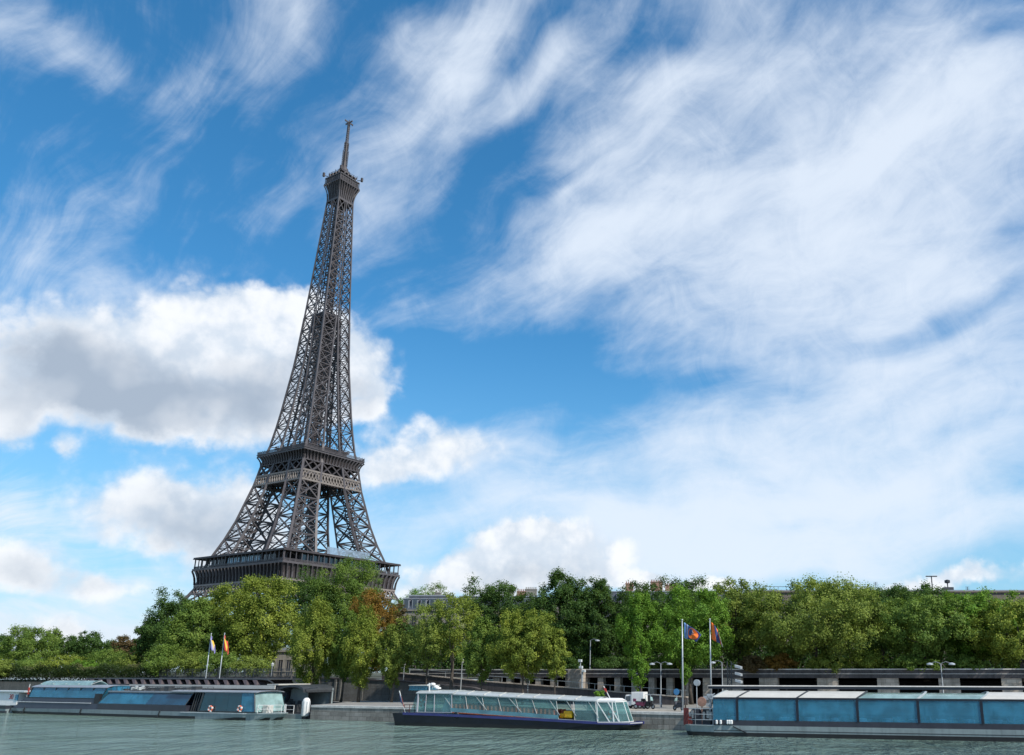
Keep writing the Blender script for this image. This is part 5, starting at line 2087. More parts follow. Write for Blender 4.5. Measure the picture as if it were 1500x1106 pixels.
def lamp(label, px, pyb, pyt, place, kind='single', group='street lamps along the river', side=1):
    """place: (frame, off, base z or None)"""
    fr, off, zb = place
    tp = fr.w(px, pyt, off)
    b = Vector((tp.x, tp.y, zb))
    h = tp.z - zb
    t = thing('street_lamp', label, 'lamp', b, Q.ang, group)
    mb = MB()
    mb.tube([(0, 0, 0), (0, 0, .5), (0, 0, .55), (0, 0, h)], [.14, .14, .085, .055], 8)
    mb.build('pole', M['lamp_grey'], t, smooth=True)
    if kind in ('single', 'double'):
        for sd in ((side,) if kind == 'single' else (-1, 1)):
            mb = MB()
            mb.tube([(0, 0, h - .25), (sd * .12, 0, h + .05), (sd * .55, 0, h + .2), (sd * 1.0, 0, h + .05)], .045, 6)
            a = mb.build('arm', M['lamp_grey'], t)
            mb = MB()
            mb.lathe((sd * 1.15, 0, h), [(.06, .1), (.34, .0), (.36, -.12), (.30, -.16)], 10)
            mb.build('lamp_head', M['steel'], a)
    elif kind == 'globe':
        for dx, dz in ((0, .15), (-.5, -.25), (.5, -.25)):
            mb = MB()
            if dx:
                mb.tube([(0, 0, h - .7), (dx * .6, 0, h - .75), (dx, 0, h + dz - .2)], .035, 6)
            mb.lathe((dx, 0, h + dz), [(.05, -.22), (.2, -.12), (.22, 0), (.17, .16), (.03, .22)], 10)
            mb.build('globe', M['lamp_glass'], t)
    else:
        mb = MB()
        mb.lathe((0, 0, h), [(.05, -.1), (.16, 0), (.25, .35), (.27, .38), (.06, .58), (.02, .7)], 8)
        mb.build('lantern', M['lamp_glass'], t)
    return t


QZ = lambda off: (Q, off, ZQ)
SZ = lambda off: (Q, off, ZS - .1)
lamp('tall street lamp with curved arm against the dark trees, above the tunnel wall', 865, 985, 938, SZ(27), 'single')
lamp('grey lamp post on the quay beside the small white truck', 968, 1030, 972, QZ(12), 'double')
lamp('lamp post with twin heads standing behind the long blue glass boat', 1378, 1010, 972, (R, 18, ZQ), 'double')
lamp('short lamp post between the orange flag pole and the floodlight mast', 1057.5, 1006, 970, QZ(13), 'single', side=-1)
lamp('lantern post on the ramp above the navy boat stern', 592.5, 998, 974, QZ(19), 'lantern')
lamp('lantern post on the ramp right of the thick bare trunk', 677, 1005, 971, QZ(18), 'lantern')
lamp('plain pale post rising behind the navy boat between two young trees', 774, 1012, 982, QZ(15), 'lantern')
lamp('three globe ornamental lamp at the end of the clipped hedge', 207, 996, 979, (PF, 26, 4.0), 'globe')
lamp('slim lantern post on the terrace left of the ramp wall', 399, 1000, 976, SZ(27), 'lantern')

# ornate post with cameras on the abutment
p = Q.w(853, 985, 22.6)
t = thing('camera_post', 'post with blue white camera boxes in front of the stone abutment', 'post', (p.x, p.y, ZQ), Q.ang)
zt = Q.w(850, 968, 22.6).z - ZQ
mb = MB()
mb.tube([(0, 0, 0), (0, 0, zt - 1.2)], [.2, .15], 8)
mb.tube([(0, 0, zt - 1.3), (-.3, 0, zt - 1.0), (-.35, 0, zt)], .07, 6)
mb.build('pole', M['steel'], t)
for dx, z in ((-.35, zt), (-.2, zt - .9), (.25, zt - 1.4)):
    mb = MB()
    mb.box(dx - .28, dx + .22, -.2, .2, z - .18, z + .18)
    mb.build('camera_box', M['sign_white'], t, bevel=.04)

# floodlight mast
p = Q.w(1072, 1005, 12.0)
t = thing('floodlight_mast', 'lattice mast carrying three white floodlights beside the orange flag', 'light mast', (p.x, p.y, ZQ), Q.ang)
zt = Q.w(1070, 969, 12.0).z - ZQ
mb = MB()
for dx in (-.5, .0):
    mb.beam((dx, 0, 0), (dx, 0, zt), .1)
for j in range(int(zt / .6)):
    mb.beam((-.5, 0, j * .6), (0, 0, j * .6 + .6), .06)
    mb.beam((0, 0, j * .6), (-.5, 0, j * .6 + .6), .06)
mb.build('mast', M['dark_steel'], t)
for j in range(3):
    z = Q.w(1080, 976 + j * 10.5, 12.0).z - ZQ
    mb = MB()
    mb.beam((0, 0, z + .35), (.7, -.05, z), .08)
    f_ = mb.build('arm', M['dark_steel'], t)
    mb = MB()
    mb.hexa([(.5, -.35, z - .12), (1.25, -.35, z - .32), (1.25, .35, z - .32), (.5, .35, z - .12), (.5, -.35, z + .18), (1.25, -.35, z - .02), (1.25, .35, z - .02), (.5, .35, z + .18)])
    mb.build('floodlight', M['steel'], f_, bevel=.04)


def sign(label, px, pyc, pyb, off, r, mat, twin=False):
    p = Q.w(px, pyc, off)
    t = thing('road_sign', label, 'sign', (p.x, p.y, ZQ), Q.ang)
    h = p.z - ZQ
    mb = MB()
    mb.tube([(0, 0, 0), (0, 0, h + r * .8)], .05, 6)
    mb.build('pole', M['steel'], t)
    mb = MB()
    mb.lathe((0, -.1, h), [(r * .9, -.01), (r, 0), (r, .03), (r * .9, .04)], 20, axis='y')
    mb.build('disc', mat, t)
    if twin:
        mb = MB()
        mb.lathe((.12, -.05, h - .02), [(r * .9, 0), (r, .01), (r, .03)], 20, axis='y')
        mb.build('back_disc', M['steel'], t)


sign('round blue sign on a thin post above the parked motorbike', 991.3, 1013.5, 1036, 9, .36, M['sign_blue'])
sign('round pale sign seen from behind, in front of a dark tunnel opening', 1020.5, 1000, 1030, 9, .36, M['steel'], True)

# small white truck
p = Q.w(930, 1038, 8.6)
tk = thing('small_truck', 'small white box truck parked on the quay below the ramp parapet', 'truck', (p.x, p.y, ZQ + .006), Q.ang + .05)
tk.scale = (.92, .85, .82)
mb = MB()
mb.hexa([(-1.35, -.75, .35), (-.25, -.75, .35), (-.25, .75, .35), (-1.35, .75, .35), (-1.05, -.65, 1.85), (-.25, -.7, 1.85), (-.25, .7, 1.85), (-1.05, .65, 1.85)])
cabn = mb.build('cab', M['white'], tk, bevel=.06)
mb = MB()
mb.hexa([(-1.3, -.62, .98), (-1.26, -.62, .98), (-1.26, .62, .98), (-1.3, .62, .98), (-1.14, -.58, 1.72), (-1.10, -.58, 1.72), (-1.10, .58, 1.72), (-1.14, .58, 1.72)])
mb.build('windscreen', M['window'], cabn)
for y0 in (-.765, .745):
    mb = MB()
    mb.hexa([(-1.08, y0, 1.0), (-.38, y0, 1.0), (-.38, y0 + .02, 1.0), (-1.08, y0 + .02, 1.0), (-.95, y0 + .04, 1.68), (-.38, y0 + .04, 1.68), (-.38, y0 + .06, 1.68), (-.95, y0 + .06, 1.68)])
    mb.build('side_window', M['window'], cabn)
mb = MB()
mb.box(-.2, 1.45, -.85, .85, .5, 2.25)
mb.build('cargo_box', M['white'], tk, bevel=.03)
mb = MB()
mb.box(-1.42, 1.4, -.7, .7, .28, .45)
mb.build('chassis', M['black'], tk)
for x in (-.85, .95):
    for y in (-.78, .6):
        mb = MB()
        mb.lathe((x, y, .3), [(.2, 0), (.3, .03), (.3, .17), (.2, .2)], 16, axis='y')
        w_ = mb.build('wheel', M['tyre'], tk)
        mb = MB()
        mb.lathe((x, y - .01 if y < 0 else y + .2, .3), [(.04, 0), (.15, .0), (.15, .015)], 10, axis='y')
        mb.build('rim', M['steel'], w_)
for y in (-.55, .4):
    mb = MB()
    mb.box(-1.38, -1.33, y, y + .18, .55, .68)
    mb.build('headlight', M['lamp_glass'], cabn)


def motorbike(label, px, py, off, rz, body, group='motorbikes parked on the quay'):
    p = Q.w(px, py, off)
    t = thing('motorbike', label, 'motorbike', (p.x, p.y, ZQ + .006), rz, group)
    for x in (-.68, .68):
        mb = MB()
        mb.torus((x, 0, .30), .22, .075, 16, 8)
        w_ = mb.build('wheel', M['tyre'], t, smooth=True)
        mb = MB()
        mb.lathe((x, -.03, .30), [(.05, 0), (.17, .02), (.17, .04), (.05, .06)], 12, axis='y')
        mb.build('rim', M['steel'], w_)
    mb = MB()
    mb.hexa([(-.62, -.14, .42), (.25, -.16, .30), (.25, .16, .30), (-.62, .14, .42), (-.75, -.13, .72), (.2, -.16, .78), (.2, .16, .78), (-.75, .13, .72)])
    mb.hexa([(.2, -.17, .28), (.34, -.2, .28), (.34, .2, .28), (.2, .17, .28), (.42, -.14, 1.0), (.52, -.14, 1.0), (.52, .14, 1.0), (.42, .14, 1.0)])
    mb.build('bodywork', body, t, bevel=.03)
    mb = MB()
    mb.hexa([(-.78, -.15, .72), (.12, -.15, .78), (.12, .15, .78), (-.78, .15, .72), (-.7, -.12, .88), (.08, -.12, .86), (.08, .12, .86), (-.7, .12, .88)])
    mb.build('saddle', M['black'], t, bevel=.03)
    mb = MB()
    mb.tube([(.45, -.36, 1.06), (.44, -.1, 1.0), (.44, .1, 1.0), (.45, .36, 1.06)], .03, 6)
    mb.beam((.47, 0, 1.0), (.68, 0, .3), .08)
    mb.build('handlebar', M['dark_steel'], t)
    mb = MB()
    mb.hexa([(.50, -.2, .95), (.53, -.2, .95), (.53, .2, .95), (.50, .2, .95), (.38, -.16, 1.36), (.41, -.16, 1.36), (.41, .16, 1.36), (.38, .16, 1.36)])
    mb.build('windshield', M['pale_glass'], t)
    mb = MB()
    mb.box(-1.0, -.66, -.2, .2, .82, 1.15)
    mb.build('top_box', body, t, bevel=.05)


motorbike('maroon motorbike parked directly beside the white truck', 940, 1037, 6.8, Q.ang + .3, M['purple'])
motorbike('black motorbike next to the maroon one, by the metal barrier', 950, 1037.5, 6.8, Q.ang - .3, M['black'])
motorbike('dark motorbike facing the tall flagpole, below the round blue sign', 994, 1041, 4.2, Q.ang + 2.6, M['band'])
p = Q.w(953, 1037, 8.5)
t = thing('barrier', 'thin metal barrier behind the black motorbike', 'barrier', (p.x, p.y, ZQ), Q.ang)
mb = MB()
for x in (-1.2, 0, 1.2):
    mb.beam((x, 0, 0), (x, 0, 1.6), .07)
for z in (.5, 1.55):
    mb.beam((-1.2, 0, z), (1.2, 0, z), .06)
mb.build('frame', M['steel'], t)


# ================================================================== buildings behind the trees
def window_unit(parent, x, z, w, h, y, mat_f, balcony=False):
    mb = MB()
    mb.box(x - w / 2 - .12, x + w / 2 + .12, y - .10, y - .003, z - .1, z)
    mb.box(x - w / 2 - .12, x + w / 2 + .12, y - .12, y - .003, z + h, z + h + .16)
    mb.box(x - w / 2 - .12, x - w / 2, y - .08, y - .003, z, z + h)
    mb.box(x + w / 2, x + w / 2 + .12, y - .08, y - .003, z, z + h)
    mb.box(x - .04, x + .04, y - .06, y - .02, z, z + h)
    fo = mb.build('window', mat_f, parent)
    mb = MB()
    mb.box(x - w / 2, x + w / 2, y - .02, y - .004, z, z + h)
    mb.build('pane', M['window'], fo)
    if balcony:
        mb = MB()
        mb.box(x - w / 2 - .3, x + w / 2 + .3, y - .5, y - .13, z - .24, z - .12)
        for k in range(9):
            xx = x - w / 2 - .25 + (w + .5) * k / 8
            mb.beam((xx, y - .47, z - .12), (xx, y - .47, z + .85), .04)
        mb.beam((x - w / 2 - .28, y - .47, z + .85), (x + w / 2 + .28, y - .47, z + .85), .05)
        mb.build('balcony', M['dark_steel'], fo)


def chimney(parent, x, y, z, w, h, mat):
    mb = MB()
    mb.box(x - w / 2, x + w / 2, y - .45, y + .45, z - 1.0, z + h)
    mb.box(x - w / 2 - .1, x + w / 2 + .1, y - .55, y + .55, z + h, z + h + .2)
    n = max(2, int(w / .5))
    for k in range(n):
        mb.lathe((x - w / 2 + w * (k + .5) / n, y, z + h + .2), [(.16, 0), (.13, .55), (.17, .6)], 8)
    mb.build('chimney', mat, parent)


def building(name, label, px0, px1, py_eave, py_top, Y, depth, wall, rows, cols, roof='mansard', chims=(), rz=0.0, balcony=False):
    a, b = at_y(px0, py_eave, Y), at_y(px1, py_eave, Y)
    zt = at_y((px0 + px1) / 2, py_top, Y).z
    ze = (a.z + b.z) / 2
    c = (a + b) / 2
    w = (b - a).xy.length
    z0 = ZS - .12
    t = thing(name, label, 'building', (c.x, c.y, z0), rz)
    H, RT = ze - z0, zt - z0
    mb = MB()
    mb.box(-w / 2, w / 2, 0, depth, 0, H)
    wl = mb.build('wall', wall, t)
    mb = MB()
    mb.box(-w / 2 - .3, w / 2 + .3, -.35, depth + .3, H + .003, H + .35)
    mb.box(-w / 2 - .12, w / 2 + .12, -.15, -.003, H * .2, H * .2 + .25)
    mb.build('cornice', wall, t)
    for r in range(rows):
        for k in range(cols):
            window_unit(wl, -w / 2 + w * (k + .5) / cols, H * (.06 + .92 * r / rows), min(1.5, w / cols * .5), H / rows * .62, 0, wall, balcony and r > 0)
    if roof == 'mansard':
        mb = MB()
        i = 1.4
        z1, z2 = H + .355, RT
        vs = [(-w / 2, -.1, z1), (w / 2, -.1, z1), (w / 2, depth, z1), (-w / 2, depth, z1), (-w / 2 + i, i, z2), (w / 2 - i, i, z2), (w / 2 - i, depth - i, z2), (-w / 2 + i, depth - i, z2)]
        mb.hexa(vs)
        rf = mb.build('roof', M['slate'], t)
        mb = MB()
        mb.box(-w / 2 + i - .2, w / 2 - i + .2, i - .2, depth - i, z2 + .003, z2 + .35)
        mb.build('ridge', M['zinc'], rf)
        for k in range(cols):
            x = -w / 2 + w * (k + .5) / cols
            mb = MB()
            h = (z2 - z1) * .7
            mb.box(x - .75, x + .75, -.05, 1.6, z1 + .25, z1 + .25 + h)
            mb.box(x - .9, x + .9, -.2, 1.7, z1 + .253 + h, z1 + .45 + h)
            dm = mb.build('dormer', M['zinc'], rf)
            mb = MB()
            mb.box(x - .5, x + .5, -.09, -.053, z1 + .4, z1 + h)
            mb.build('pane', M['window'], dm)
    else:
        mb = MB()
        mb.box(-w / 2 + .3, w / 2 - .3, .3, depth - .3, H + .353, RT)
        rf = mb.build('roof', M['zinc'], t)
    for (cx, cw, ch, mt) in chims:
        p = at_y(cx, py_top, Y)
        chimney(rf, (p.x - c.x), depth * .4, RT, cw, ch, M[mt])
    return t, rf, wl, RT, w


building('mansion_block', 'pale stone apartment block with slate mansard roof and dormers, half hidden behind the quay trees', 588, 664, 895, 873, 215, 16, M['facade'], 5, 6, 'mansard', ((632, 1.4, 1.2, 'facade'),), balcony=True)
building('apartment_block', 'apartment block whose twin pale chimneys rise left of the tall dark tree', 664, 790, 893, 874, 235, 18, M['facade_warm'], 5, 9, 'mansard', ((742, 1.6, 2.9, 'facade'), (758, 2.6, 2.0, 'brick'), (772, 3.4, 2.6, 'facade')))
building('apartment_block', 'apartment block with brick chimney stacks showing above the central trees', 880, 1094, 884, 867, 240, 18, M['facade'], 5, 12, 'mansard', ((886, 2.0, 2.2, 'facade'), (921, 2.4, 3.0, 'brick'), (934, 1.2, 2.2, 'facade'), (962, 3.6, 3.5, 'brick'), (985, 4.0, 2.5, 'brick')))
bt, brf, bwl, RT, bw2 = building('flat_roofed_block', 'long flat roofed block with rooftop aerials, behind the trees at the right', 1096, 1580, 868, 864, 205, 22, M['facade_warm'], 5, 26, 'flat')
bc = bt.location
for px, pyt, kind in ((1288, 851, 0), (1317, 853, 0), (1372, 843, 1), (1395, 850, 2), (1200, 856, 3), (1424, 858, 0)):
    p = at_y(px, 864, 205)
    x = p.x - bc.x
    h = at_y(px, pyt, 205).z - p.z
    mb = MB()
    mb.beam((x, 3, RT - .1), (x, 3, RT + h), .22 if kind else .12)
    if kind == 1:
        mb.box(x - 1.4, x + 1.4, 2.8, 3.2, RT + h, RT + h + .25)
    elif kind == 2:
        mb.lathe((x, 3, RT + h), [(.1, -.5), (.7, -.3), (.7, .3), (.1, .5)], 10)
        mb.box(x - 1.2, x + 1.2, 2.2, 3.8, RT - .1, RT + .9)
    elif kind == 3:
        for k in range(14):
            mb.beam((x - 14 + k * 2, 1.2, RT - .1), (x - 14 + k * 2, 1.2, RT + .9), .08)
        mb.beam((x - 14, 1.2, RT + .9), (x + 12, 1.2, RT + .9), .1)
    else:
        for k in range(3):
            mb.beam((x - .5, 3, RT + h - k * .3), (x + .5, 3, RT + h - k * .3), .07)
    mb.build('aerial' if kind != 3 else 'roof_railing', M['dark_steel'], brf)
p = at_y(1276, 894, 205)
mb = MB()
mb.box(p.x - bc.x - 2.4, p.x - bc.x + 2.4, -.6, -.02, p.z - bc.z - 1.0, p.z - bc.z + 1.0)
mb.build('bay_window', pmat('bay_blue', (.16, .24, .38), .3, 0, .2), bwl)
building('garden_pavilion', 'low stone lodge half hidden under the trees at the foot of the tower', 395, 455, 955, 948, 185, 10, M['facade'], 1, 5, 'flat')
building('apartment_block', 'plain block in the shade behind the tall dark trees, right of the twin chimneys', 792, 878, 886, 876, 245, 16, M['facade'], 5, 7, 'flat')


# ================================================================== trees
RNG = np.random.default_rng(11)
_rot_cache = {}


def leaf_mesh(name, C, N, size, tint, mat):
    """diamond-shaped leaves at centres C with normals N"""
    n = len(C)
    size = size * .64
    up = RNG.normal(size=(n, 3))
    a = np.cross(N, up)
    a /= np.linalg.norm(a, axis=1, keepdims=True) + 1e-9
    b = np.cross(N, a)
    s = size[:, None]
    V = np.empty((n, 4, 3))
    V[:, 0] = C - a * s * .5
    V[:, 1] = C - b * s * .36 + N * s * .08
    V[:, 2] = C + a * s * .5
    V[:, 3] = C + b * s * .36 + N * s * .08
    me = bpy.data.meshes.new(name)
    me.vertices.add(n * 4)
    me.vertices.foreach_set('co', V.astype(np.float32).ravel())
    me.loops.add(n * 4)
    me.loops.foreach_set('vertex_index', np.arange(n * 4, dtype=np.int32))
    me.polygons.add(n)
    me.polygons.foreach_set('loop_start', np.arange(0, n * 4, 4, dtype=np.int32))
    me.update(calc_edges=True)
    at = me.attributes.new('tint', 'FLOAT', 'FACE')
    at.data.foreach_set('value', tint.astype(np.float32))
    me.materials.append(mat)
    return me


def clump_centres(n, rx, ry, rz, shape):
    """clump centres in a crown of half-sizes rx, ry and height rz (z from 0)"""
    pts = []
    ph = RNG.uniform(0, 6.28, 4)
    while len(pts) < n:
        d = RNG.normal(size=3)
        d /= (np.abs(d) ** 2.4).sum() ** (1 / 2.4)
        r = RNG.uniform(0.1, 1) ** .45
        az = math.atan2(d[1], d[0])
        lob = 1 + .09 * math.sin(3 * az + ph[0]) + .08 * math.sin(5 * az + ph[1] + 3 * d[2]) + .07 * math.sin(4 * d[2] * 3 + ph[2])
        q = d * r * lob
        u = (q[2] + 1) / 2                       # 0 bottom .. 1 top
        if shape == 'spread':
            k, zz = min(1.0, .5 + 1.5 * u), u ** .85
        elif shape == 'column':
            k, zz = min(1.0, .50 + 1.5 * u) * (1 - .55 * max(0, u - .5) / .5), u
        elif shape == 'cone':
            k, zz = min(1.0, .6 + 1.6 * u) * (1.1 - .7 * u), u
        else:
            k, zz = min(1.0, .55 + 1.8 * u), u
        pts.append((q[0] * rx * k, q[1] * ry * k, min(zz, .97) * rz))
    return np.array(pts)


def crown_mesh(rx, ry, rz, shape, leaves, size, mat, clump=.2, n_cl=None, spike=0.0, droop=0.0):
    ncl = n_cl or int(40 + 14 * (rx * ry * rz) ** .5)
    ncl = min(ncl, 240)
    cc = clump_centres(ncl, rx * .98, ry * .98, rz, shape)
    cs = RNG.uniform(.55, 1.45, ncl) * clump * .92 * (rx * rz) ** .5
    wgt = cs ** 2
    idx = RNG.choice(ncl, leaves, p=wgt / wgt.sum())
    d = RNG.normal(size=(leaves, 3))
    d /= np.linalg.norm(d, axis=1, keepdims=True)
    r = np.minimum(np.abs(RNG.normal(size=leaves)) * .36 + RNG.uniform(0, 1, leaves) ** .5 * .5, 1.25)
    off = d * (r * cs[idx])[:, None]
    off[:, 2] *= .72 + spike * 1.3
    off[:, :2] *= 1 - spike * .45
    C = cc[idx] + off
    if droop:
        C[:, 2] -= droop * (np.hypot(C[:, 0], C[:, 1]) / rx) ** 2 * RNG.uniform(0, 1, leaves)
    ctr = np.array([0, 0, rz * .45])
    out = C - ctr
    out /= np.linalg.norm(out, axis=1, keepdims=True) + 1e-6
    N = out * .5 + d * .5 + RNG.normal(size=(leaves, 3)) * .55 + np.array([0, 0, .35])
    N /= np.linalg.norm(N, axis=1, keepdims=True) + 1e-9
    ct = RNG.uniform(0, 1, ncl)
    tint = np.clip(ct[idx] * .55 + RNG.uniform(0, 1, leaves) * .5, 0, 1)
    return leaf_mesh('crown', C, N, RNG.uniform(.7, 1.3, leaves) * size, tint, mat), cc


def plant(name, cat, label, px0, px1, pyt, pyb, Y, zb, kind, shape='dome', leaves=9000, size=.36, trunk=.22, group=None, bark='bark', clump=.2, spike=0.0, lean=0.0, asp=1.0, droop=0.0):
    """a plant whose crown fills px0..px1, pyt..pyb at distance Y, rooted at height zb"""
    pc = (px0 + px1) / 2
    leaves = int(leaves * 2.8)
    ct, cb = at_y(pc, pyt, Y), at_y(pc, pyb, Y)
    mid = at_y(pc, (pyt + pyb) / 2, Y)
    rx = (at_y(px1, (pyt + pyb) / 2, Y).x - at_y(px0, (pyt + pyb) / 2, Y).x) / 2
    z0, z1 = max(cb.z, zb), ct.z
    t = thing(name, label, cat, (mid.x, Y, zb), 0, group)
    me, cc = crown_mesh(rx, rx * asp, z1 - z0, shape, leaves, size, L[kind], clump, spike=spike, droop=droop)
    crown = bpy.data.objects.new('crown' if trunk else 'foliage', me)
    COL.objects.link(crown)
    crown.parent = t
    crown.location = (0, 0, z0 - zb)
    if trunk:
        h = (z0 - zb) + (z1 - z0) * .62
        mb = MB()
        pts, rad = [], []
        jx, jy = RNG.normal(size=2) * .12
        for k in range(7):
            u = k / 6
            pts.append((lean * (1 - u) + jx * math.sin(u * 5) * 1.2 * (u > 0), jy * math.sin(u * 4) * 1.2, h * u - .1))
            rad.append(trunk * (1.35 if k == 0 else 1 - .75 * u))
        mb.tube(pts, rad, 9)
        hz0 = z0 - zb
        for k in range(9):                        # limbs reaching into the crown
            q = cc[RNG.integers(len(cc))]
            u = RNG.uniform(.38, .9)
            b = Vector(pts[int(u * 6)])
            e = Vector((q[0] * .8, q[1] * .8, hz0 + max(q[2], (z1 - z0) * .15)))
            if e.z < b.z:
                e.z = b.z + .6
            m_ = b.lerp(e, .5) + Vector((0, 0, -.15 * (e - b).length * .4))
            mb.tube([b, m_, e], [trunk * .42 * (1.2 - u), trunk * .3 * (1.2 - u), trunk * .1], 6)
        mb.build('trunk', M[bark], t, smooth=True)
    return t


QT = ZQ
GQ = 'light green trees growing on the quay'
GS = 'dark street trees above the tunnel wall'
GP = 'park trees at the foot of the tower'
GF = 'trees of the distant garden at the left'
GB = 'garden bushes above the hedge at the left'


def qy(px, off):                                     # distance of the point on the quay at picture column px
    return Q.w(px, 1010, off).y


# --- trees on the quay
for a in (
    ('poplar tree', 'tall yellow topped quay tree left of the orange leaved tree, over the ramp wall', 424, 500, 880, 1006, 12, 'yellow', 'column', 17000, .30, .20, .12),
    ('tree', 'narrow green quay tree between the yellow topped tree and the spiky one', 486, 528, 893, 1000, 14, 'mid', 'column', 9000, .30, .16, .12),
    ('poplar tree', 'spiky light green quay tree below the orange leaved tree', 502, 562, 891, 1000, 12, 'yellow', 'column', 12000, .30, .18, .14),
    ('tree', 'narrow pale quay tree standing left of the pale stone apartment block', 552, 606, 906, 1000, 13, 'olive', 'column', 8500, .30, .16, .11),
    ('tree', 'thin airy quay tree right in front of the pale stone apartment block', 596, 664, 882, 980, 14, 'olive', 'dome', 4200, .32, .16, .13),
    ('plane tree', 'airy quay tree with a thick dark trunk, right of the pale apartment block', 630, 700, 868, 966, 15, 'yellow', 'spread', 4200, .32, .30, .13),
    ('plane tree', 'light green quay tree in front of the navy boat wheelhouse side', 676, 738, 906, 996, 12, 'mid', 'column', 9500, .30, .13, .12),
    ('plane tree', 'broad sunlit yellow green quay tree behind the middle of the navy boat', 722, 816, 893, 994, 12, 'yellow', 'dome', 16500, .30, .17, .12),
    ('tree', 'small lopsided yellow quay tree with a thin pale trunk, left of the abutment', 792, 838, 922, 996, 12.5, 'yellow', 'cone', 4600, .30, .11, .14),
    ('tree', 'bright green quay tree behind the white truck', 904, 972, 868, 964, 17, 'bright', 'column', 10500, .30, .17, .14),
):
    nm, lab, x0, x1, yt, yb, off, kind, shp, nl, sz, tr, cl = a
    plant(nm.replace(' ', '_'), 'tree', lab, x0, x1, yt, yb, qy((x0 + x1) / 2, off), QT, kind, shp, nl, sz, tr, GQ, 'bark', cl, spike=.45 if shp == 'column' else .15)
plant('sapling', 'tree', 'slim bright sapling right beside the white truck cab', 920, 950, 952, 1012, qy(935, 12), QT, 'bright', 'column', 3000, .26, .09, GQ, 'bark', .16, spike=.3)
plant('sapling', 'tree', 'small bright sapling beside the navy flag pole', 995, 1013, 972, 1000, qy(1004, 11), QT, 'bright', 'column', 1100, .25, .07, GQ, 'bark', .2, spike=.3)
plant('tree', 'tree', 'large bright green tree behind the navy and orange flags', 952, 1072, 862, 982, qy(1010, 22), QT, 'bright', 'dome', 17000, .34, .25, GQ, 'bark', .13, spike=.1)
plant('potted_shrub', 'plant', 'leafy green shrub showing over the navy boat bow', 870, 886, 1013, 1030, qy(878, 5), QT, 'bright', 'dome', 700, .24, 0, None, clump=.25)
plant('bush', 'bush', 'round orange bush at the foot of the quay trees, above the ramp wall', 538, 568, 948, 984, qy(552, 20), 4.0, 'orange', 'dome', 1800, .3, 0, None, clump=.25)

# --- street trees
for a in (
    ('dark round street tree left of the twin chimneys', 680, 768, 853, 962, 34, 'dark', 'dome', 12000),
    ('dark street tree directly below the twin chimneys', 738, 800, 872, 968, 37, 'dark', 'dome', 8500),
    ('tallest dark street tree, right of the twin chimneys', 776, 862, 837, 966, 33, 'dark', 'column', 16000),
    ('dense dark street tree behind the curved street lamp', 836, 908, 849, 968, 34, 'dark', 'column', 13500),
    ('dark green street tree below the brick chimney stacks', 892, 976, 853, 968, 37, 'dark', 'dome', 12500),
    ('green street tree just right of the brick chimney stacks', 960, 1052, 852, 966, 38, 'dark', 'dome', 12500),
    ('olive street tree right behind the floodlight mast', 1036, 1124, 852, 962, 33, 'olive', 'dome', 12500),
    ('widest street tree, a broad olive dome over the tunnel wall', 1086, 1302, 858, 966, 29, 'olive', 'spread', 26000),
    ('dark tree rising behind the broad olive dome, before the flat roofed block', 1235, 1345, 862, 950, 46, 'dark', 'dome', 11000),
    ('dark tree under the rooftop aerials of the flat roofed block', 1300, 1400, 857, 950, 48, 'dark', 'dome', 11000),
    ('mid green street tree beside the rightmost twin headed lamp', 1284, 1420, 880, 968, 30, 'mid', 'spread', 17000),
    ('tall green street tree behind the rightmost yellowish one', 1368, 1500, 870, 964, 34, 'bright', 'dome', 17000),
    ('street tree cut by the right picture edge, with sunlit yellowish crown', 1424, 1560, 884, 972, 28, 'yellow', 'dome', 14000),
):
    lab, x0, x1, yt, yb, off, kind, shp, nl = a
    xm = (x0 + x1) / 2
    fr = Q if xm < 1060 else R
    Yd = fr.w(xm, 950, off + (0 if xm < 1060 else 6)).y
    plant('street_tree', 'tree', lab, x0 - 4, x1 + 4, yt - 3, yb + 4, Yd, ZS - .12, kind, shp, nl, .40, .34, GS, 'bark', .13, spike=.12)
# bushes along the parapet
for lab, x0, x1, yt, kind, off in (
    ('russet bush on the parapet right of the floodlight mast', 1082, 1120, 960, 'russet', 26), ('golden brown bush under the left side of the widest olive tree', 1118, 1168, 958, 'orange', 27), ('pale olive bush under the right side of the widest olive tree', 1185, 1245, 958, 'olive', 27),
    ('yellowish bush above the tunnel wall, left of the rightmost lamp', 1240, 1300, 954, 'yellow', 28), ('low green bush just left of the rightmost lamp', 1308, 1370, 962, 'mid', 27), ('low green bush just right of the rightmost lamp', 1384, 1440, 960, 'mid', 28),
    ('low shrub under the bright green tree by the flags', 952, 1000, 962, 'olive', 27), ('dark shrub behind the curved street lamp', 868, 930, 962, 'dark', 28), ('dark shrub beneath the tallest dark tree', 796, 850, 962, 'dark', 29)):
    xm = (x0 + x1) / 2
    fr = Q if xm < 1060 else R
    plant('bush', 'bush', lab, x0, x1, yt, 984, fr.w(xm, 970, off + (0 if xm < 1060 else 7)).y, ZS - .12, kind, 'dome', 2600, .34, 0, 'bushes behind the tunnel wall', clump=.25)

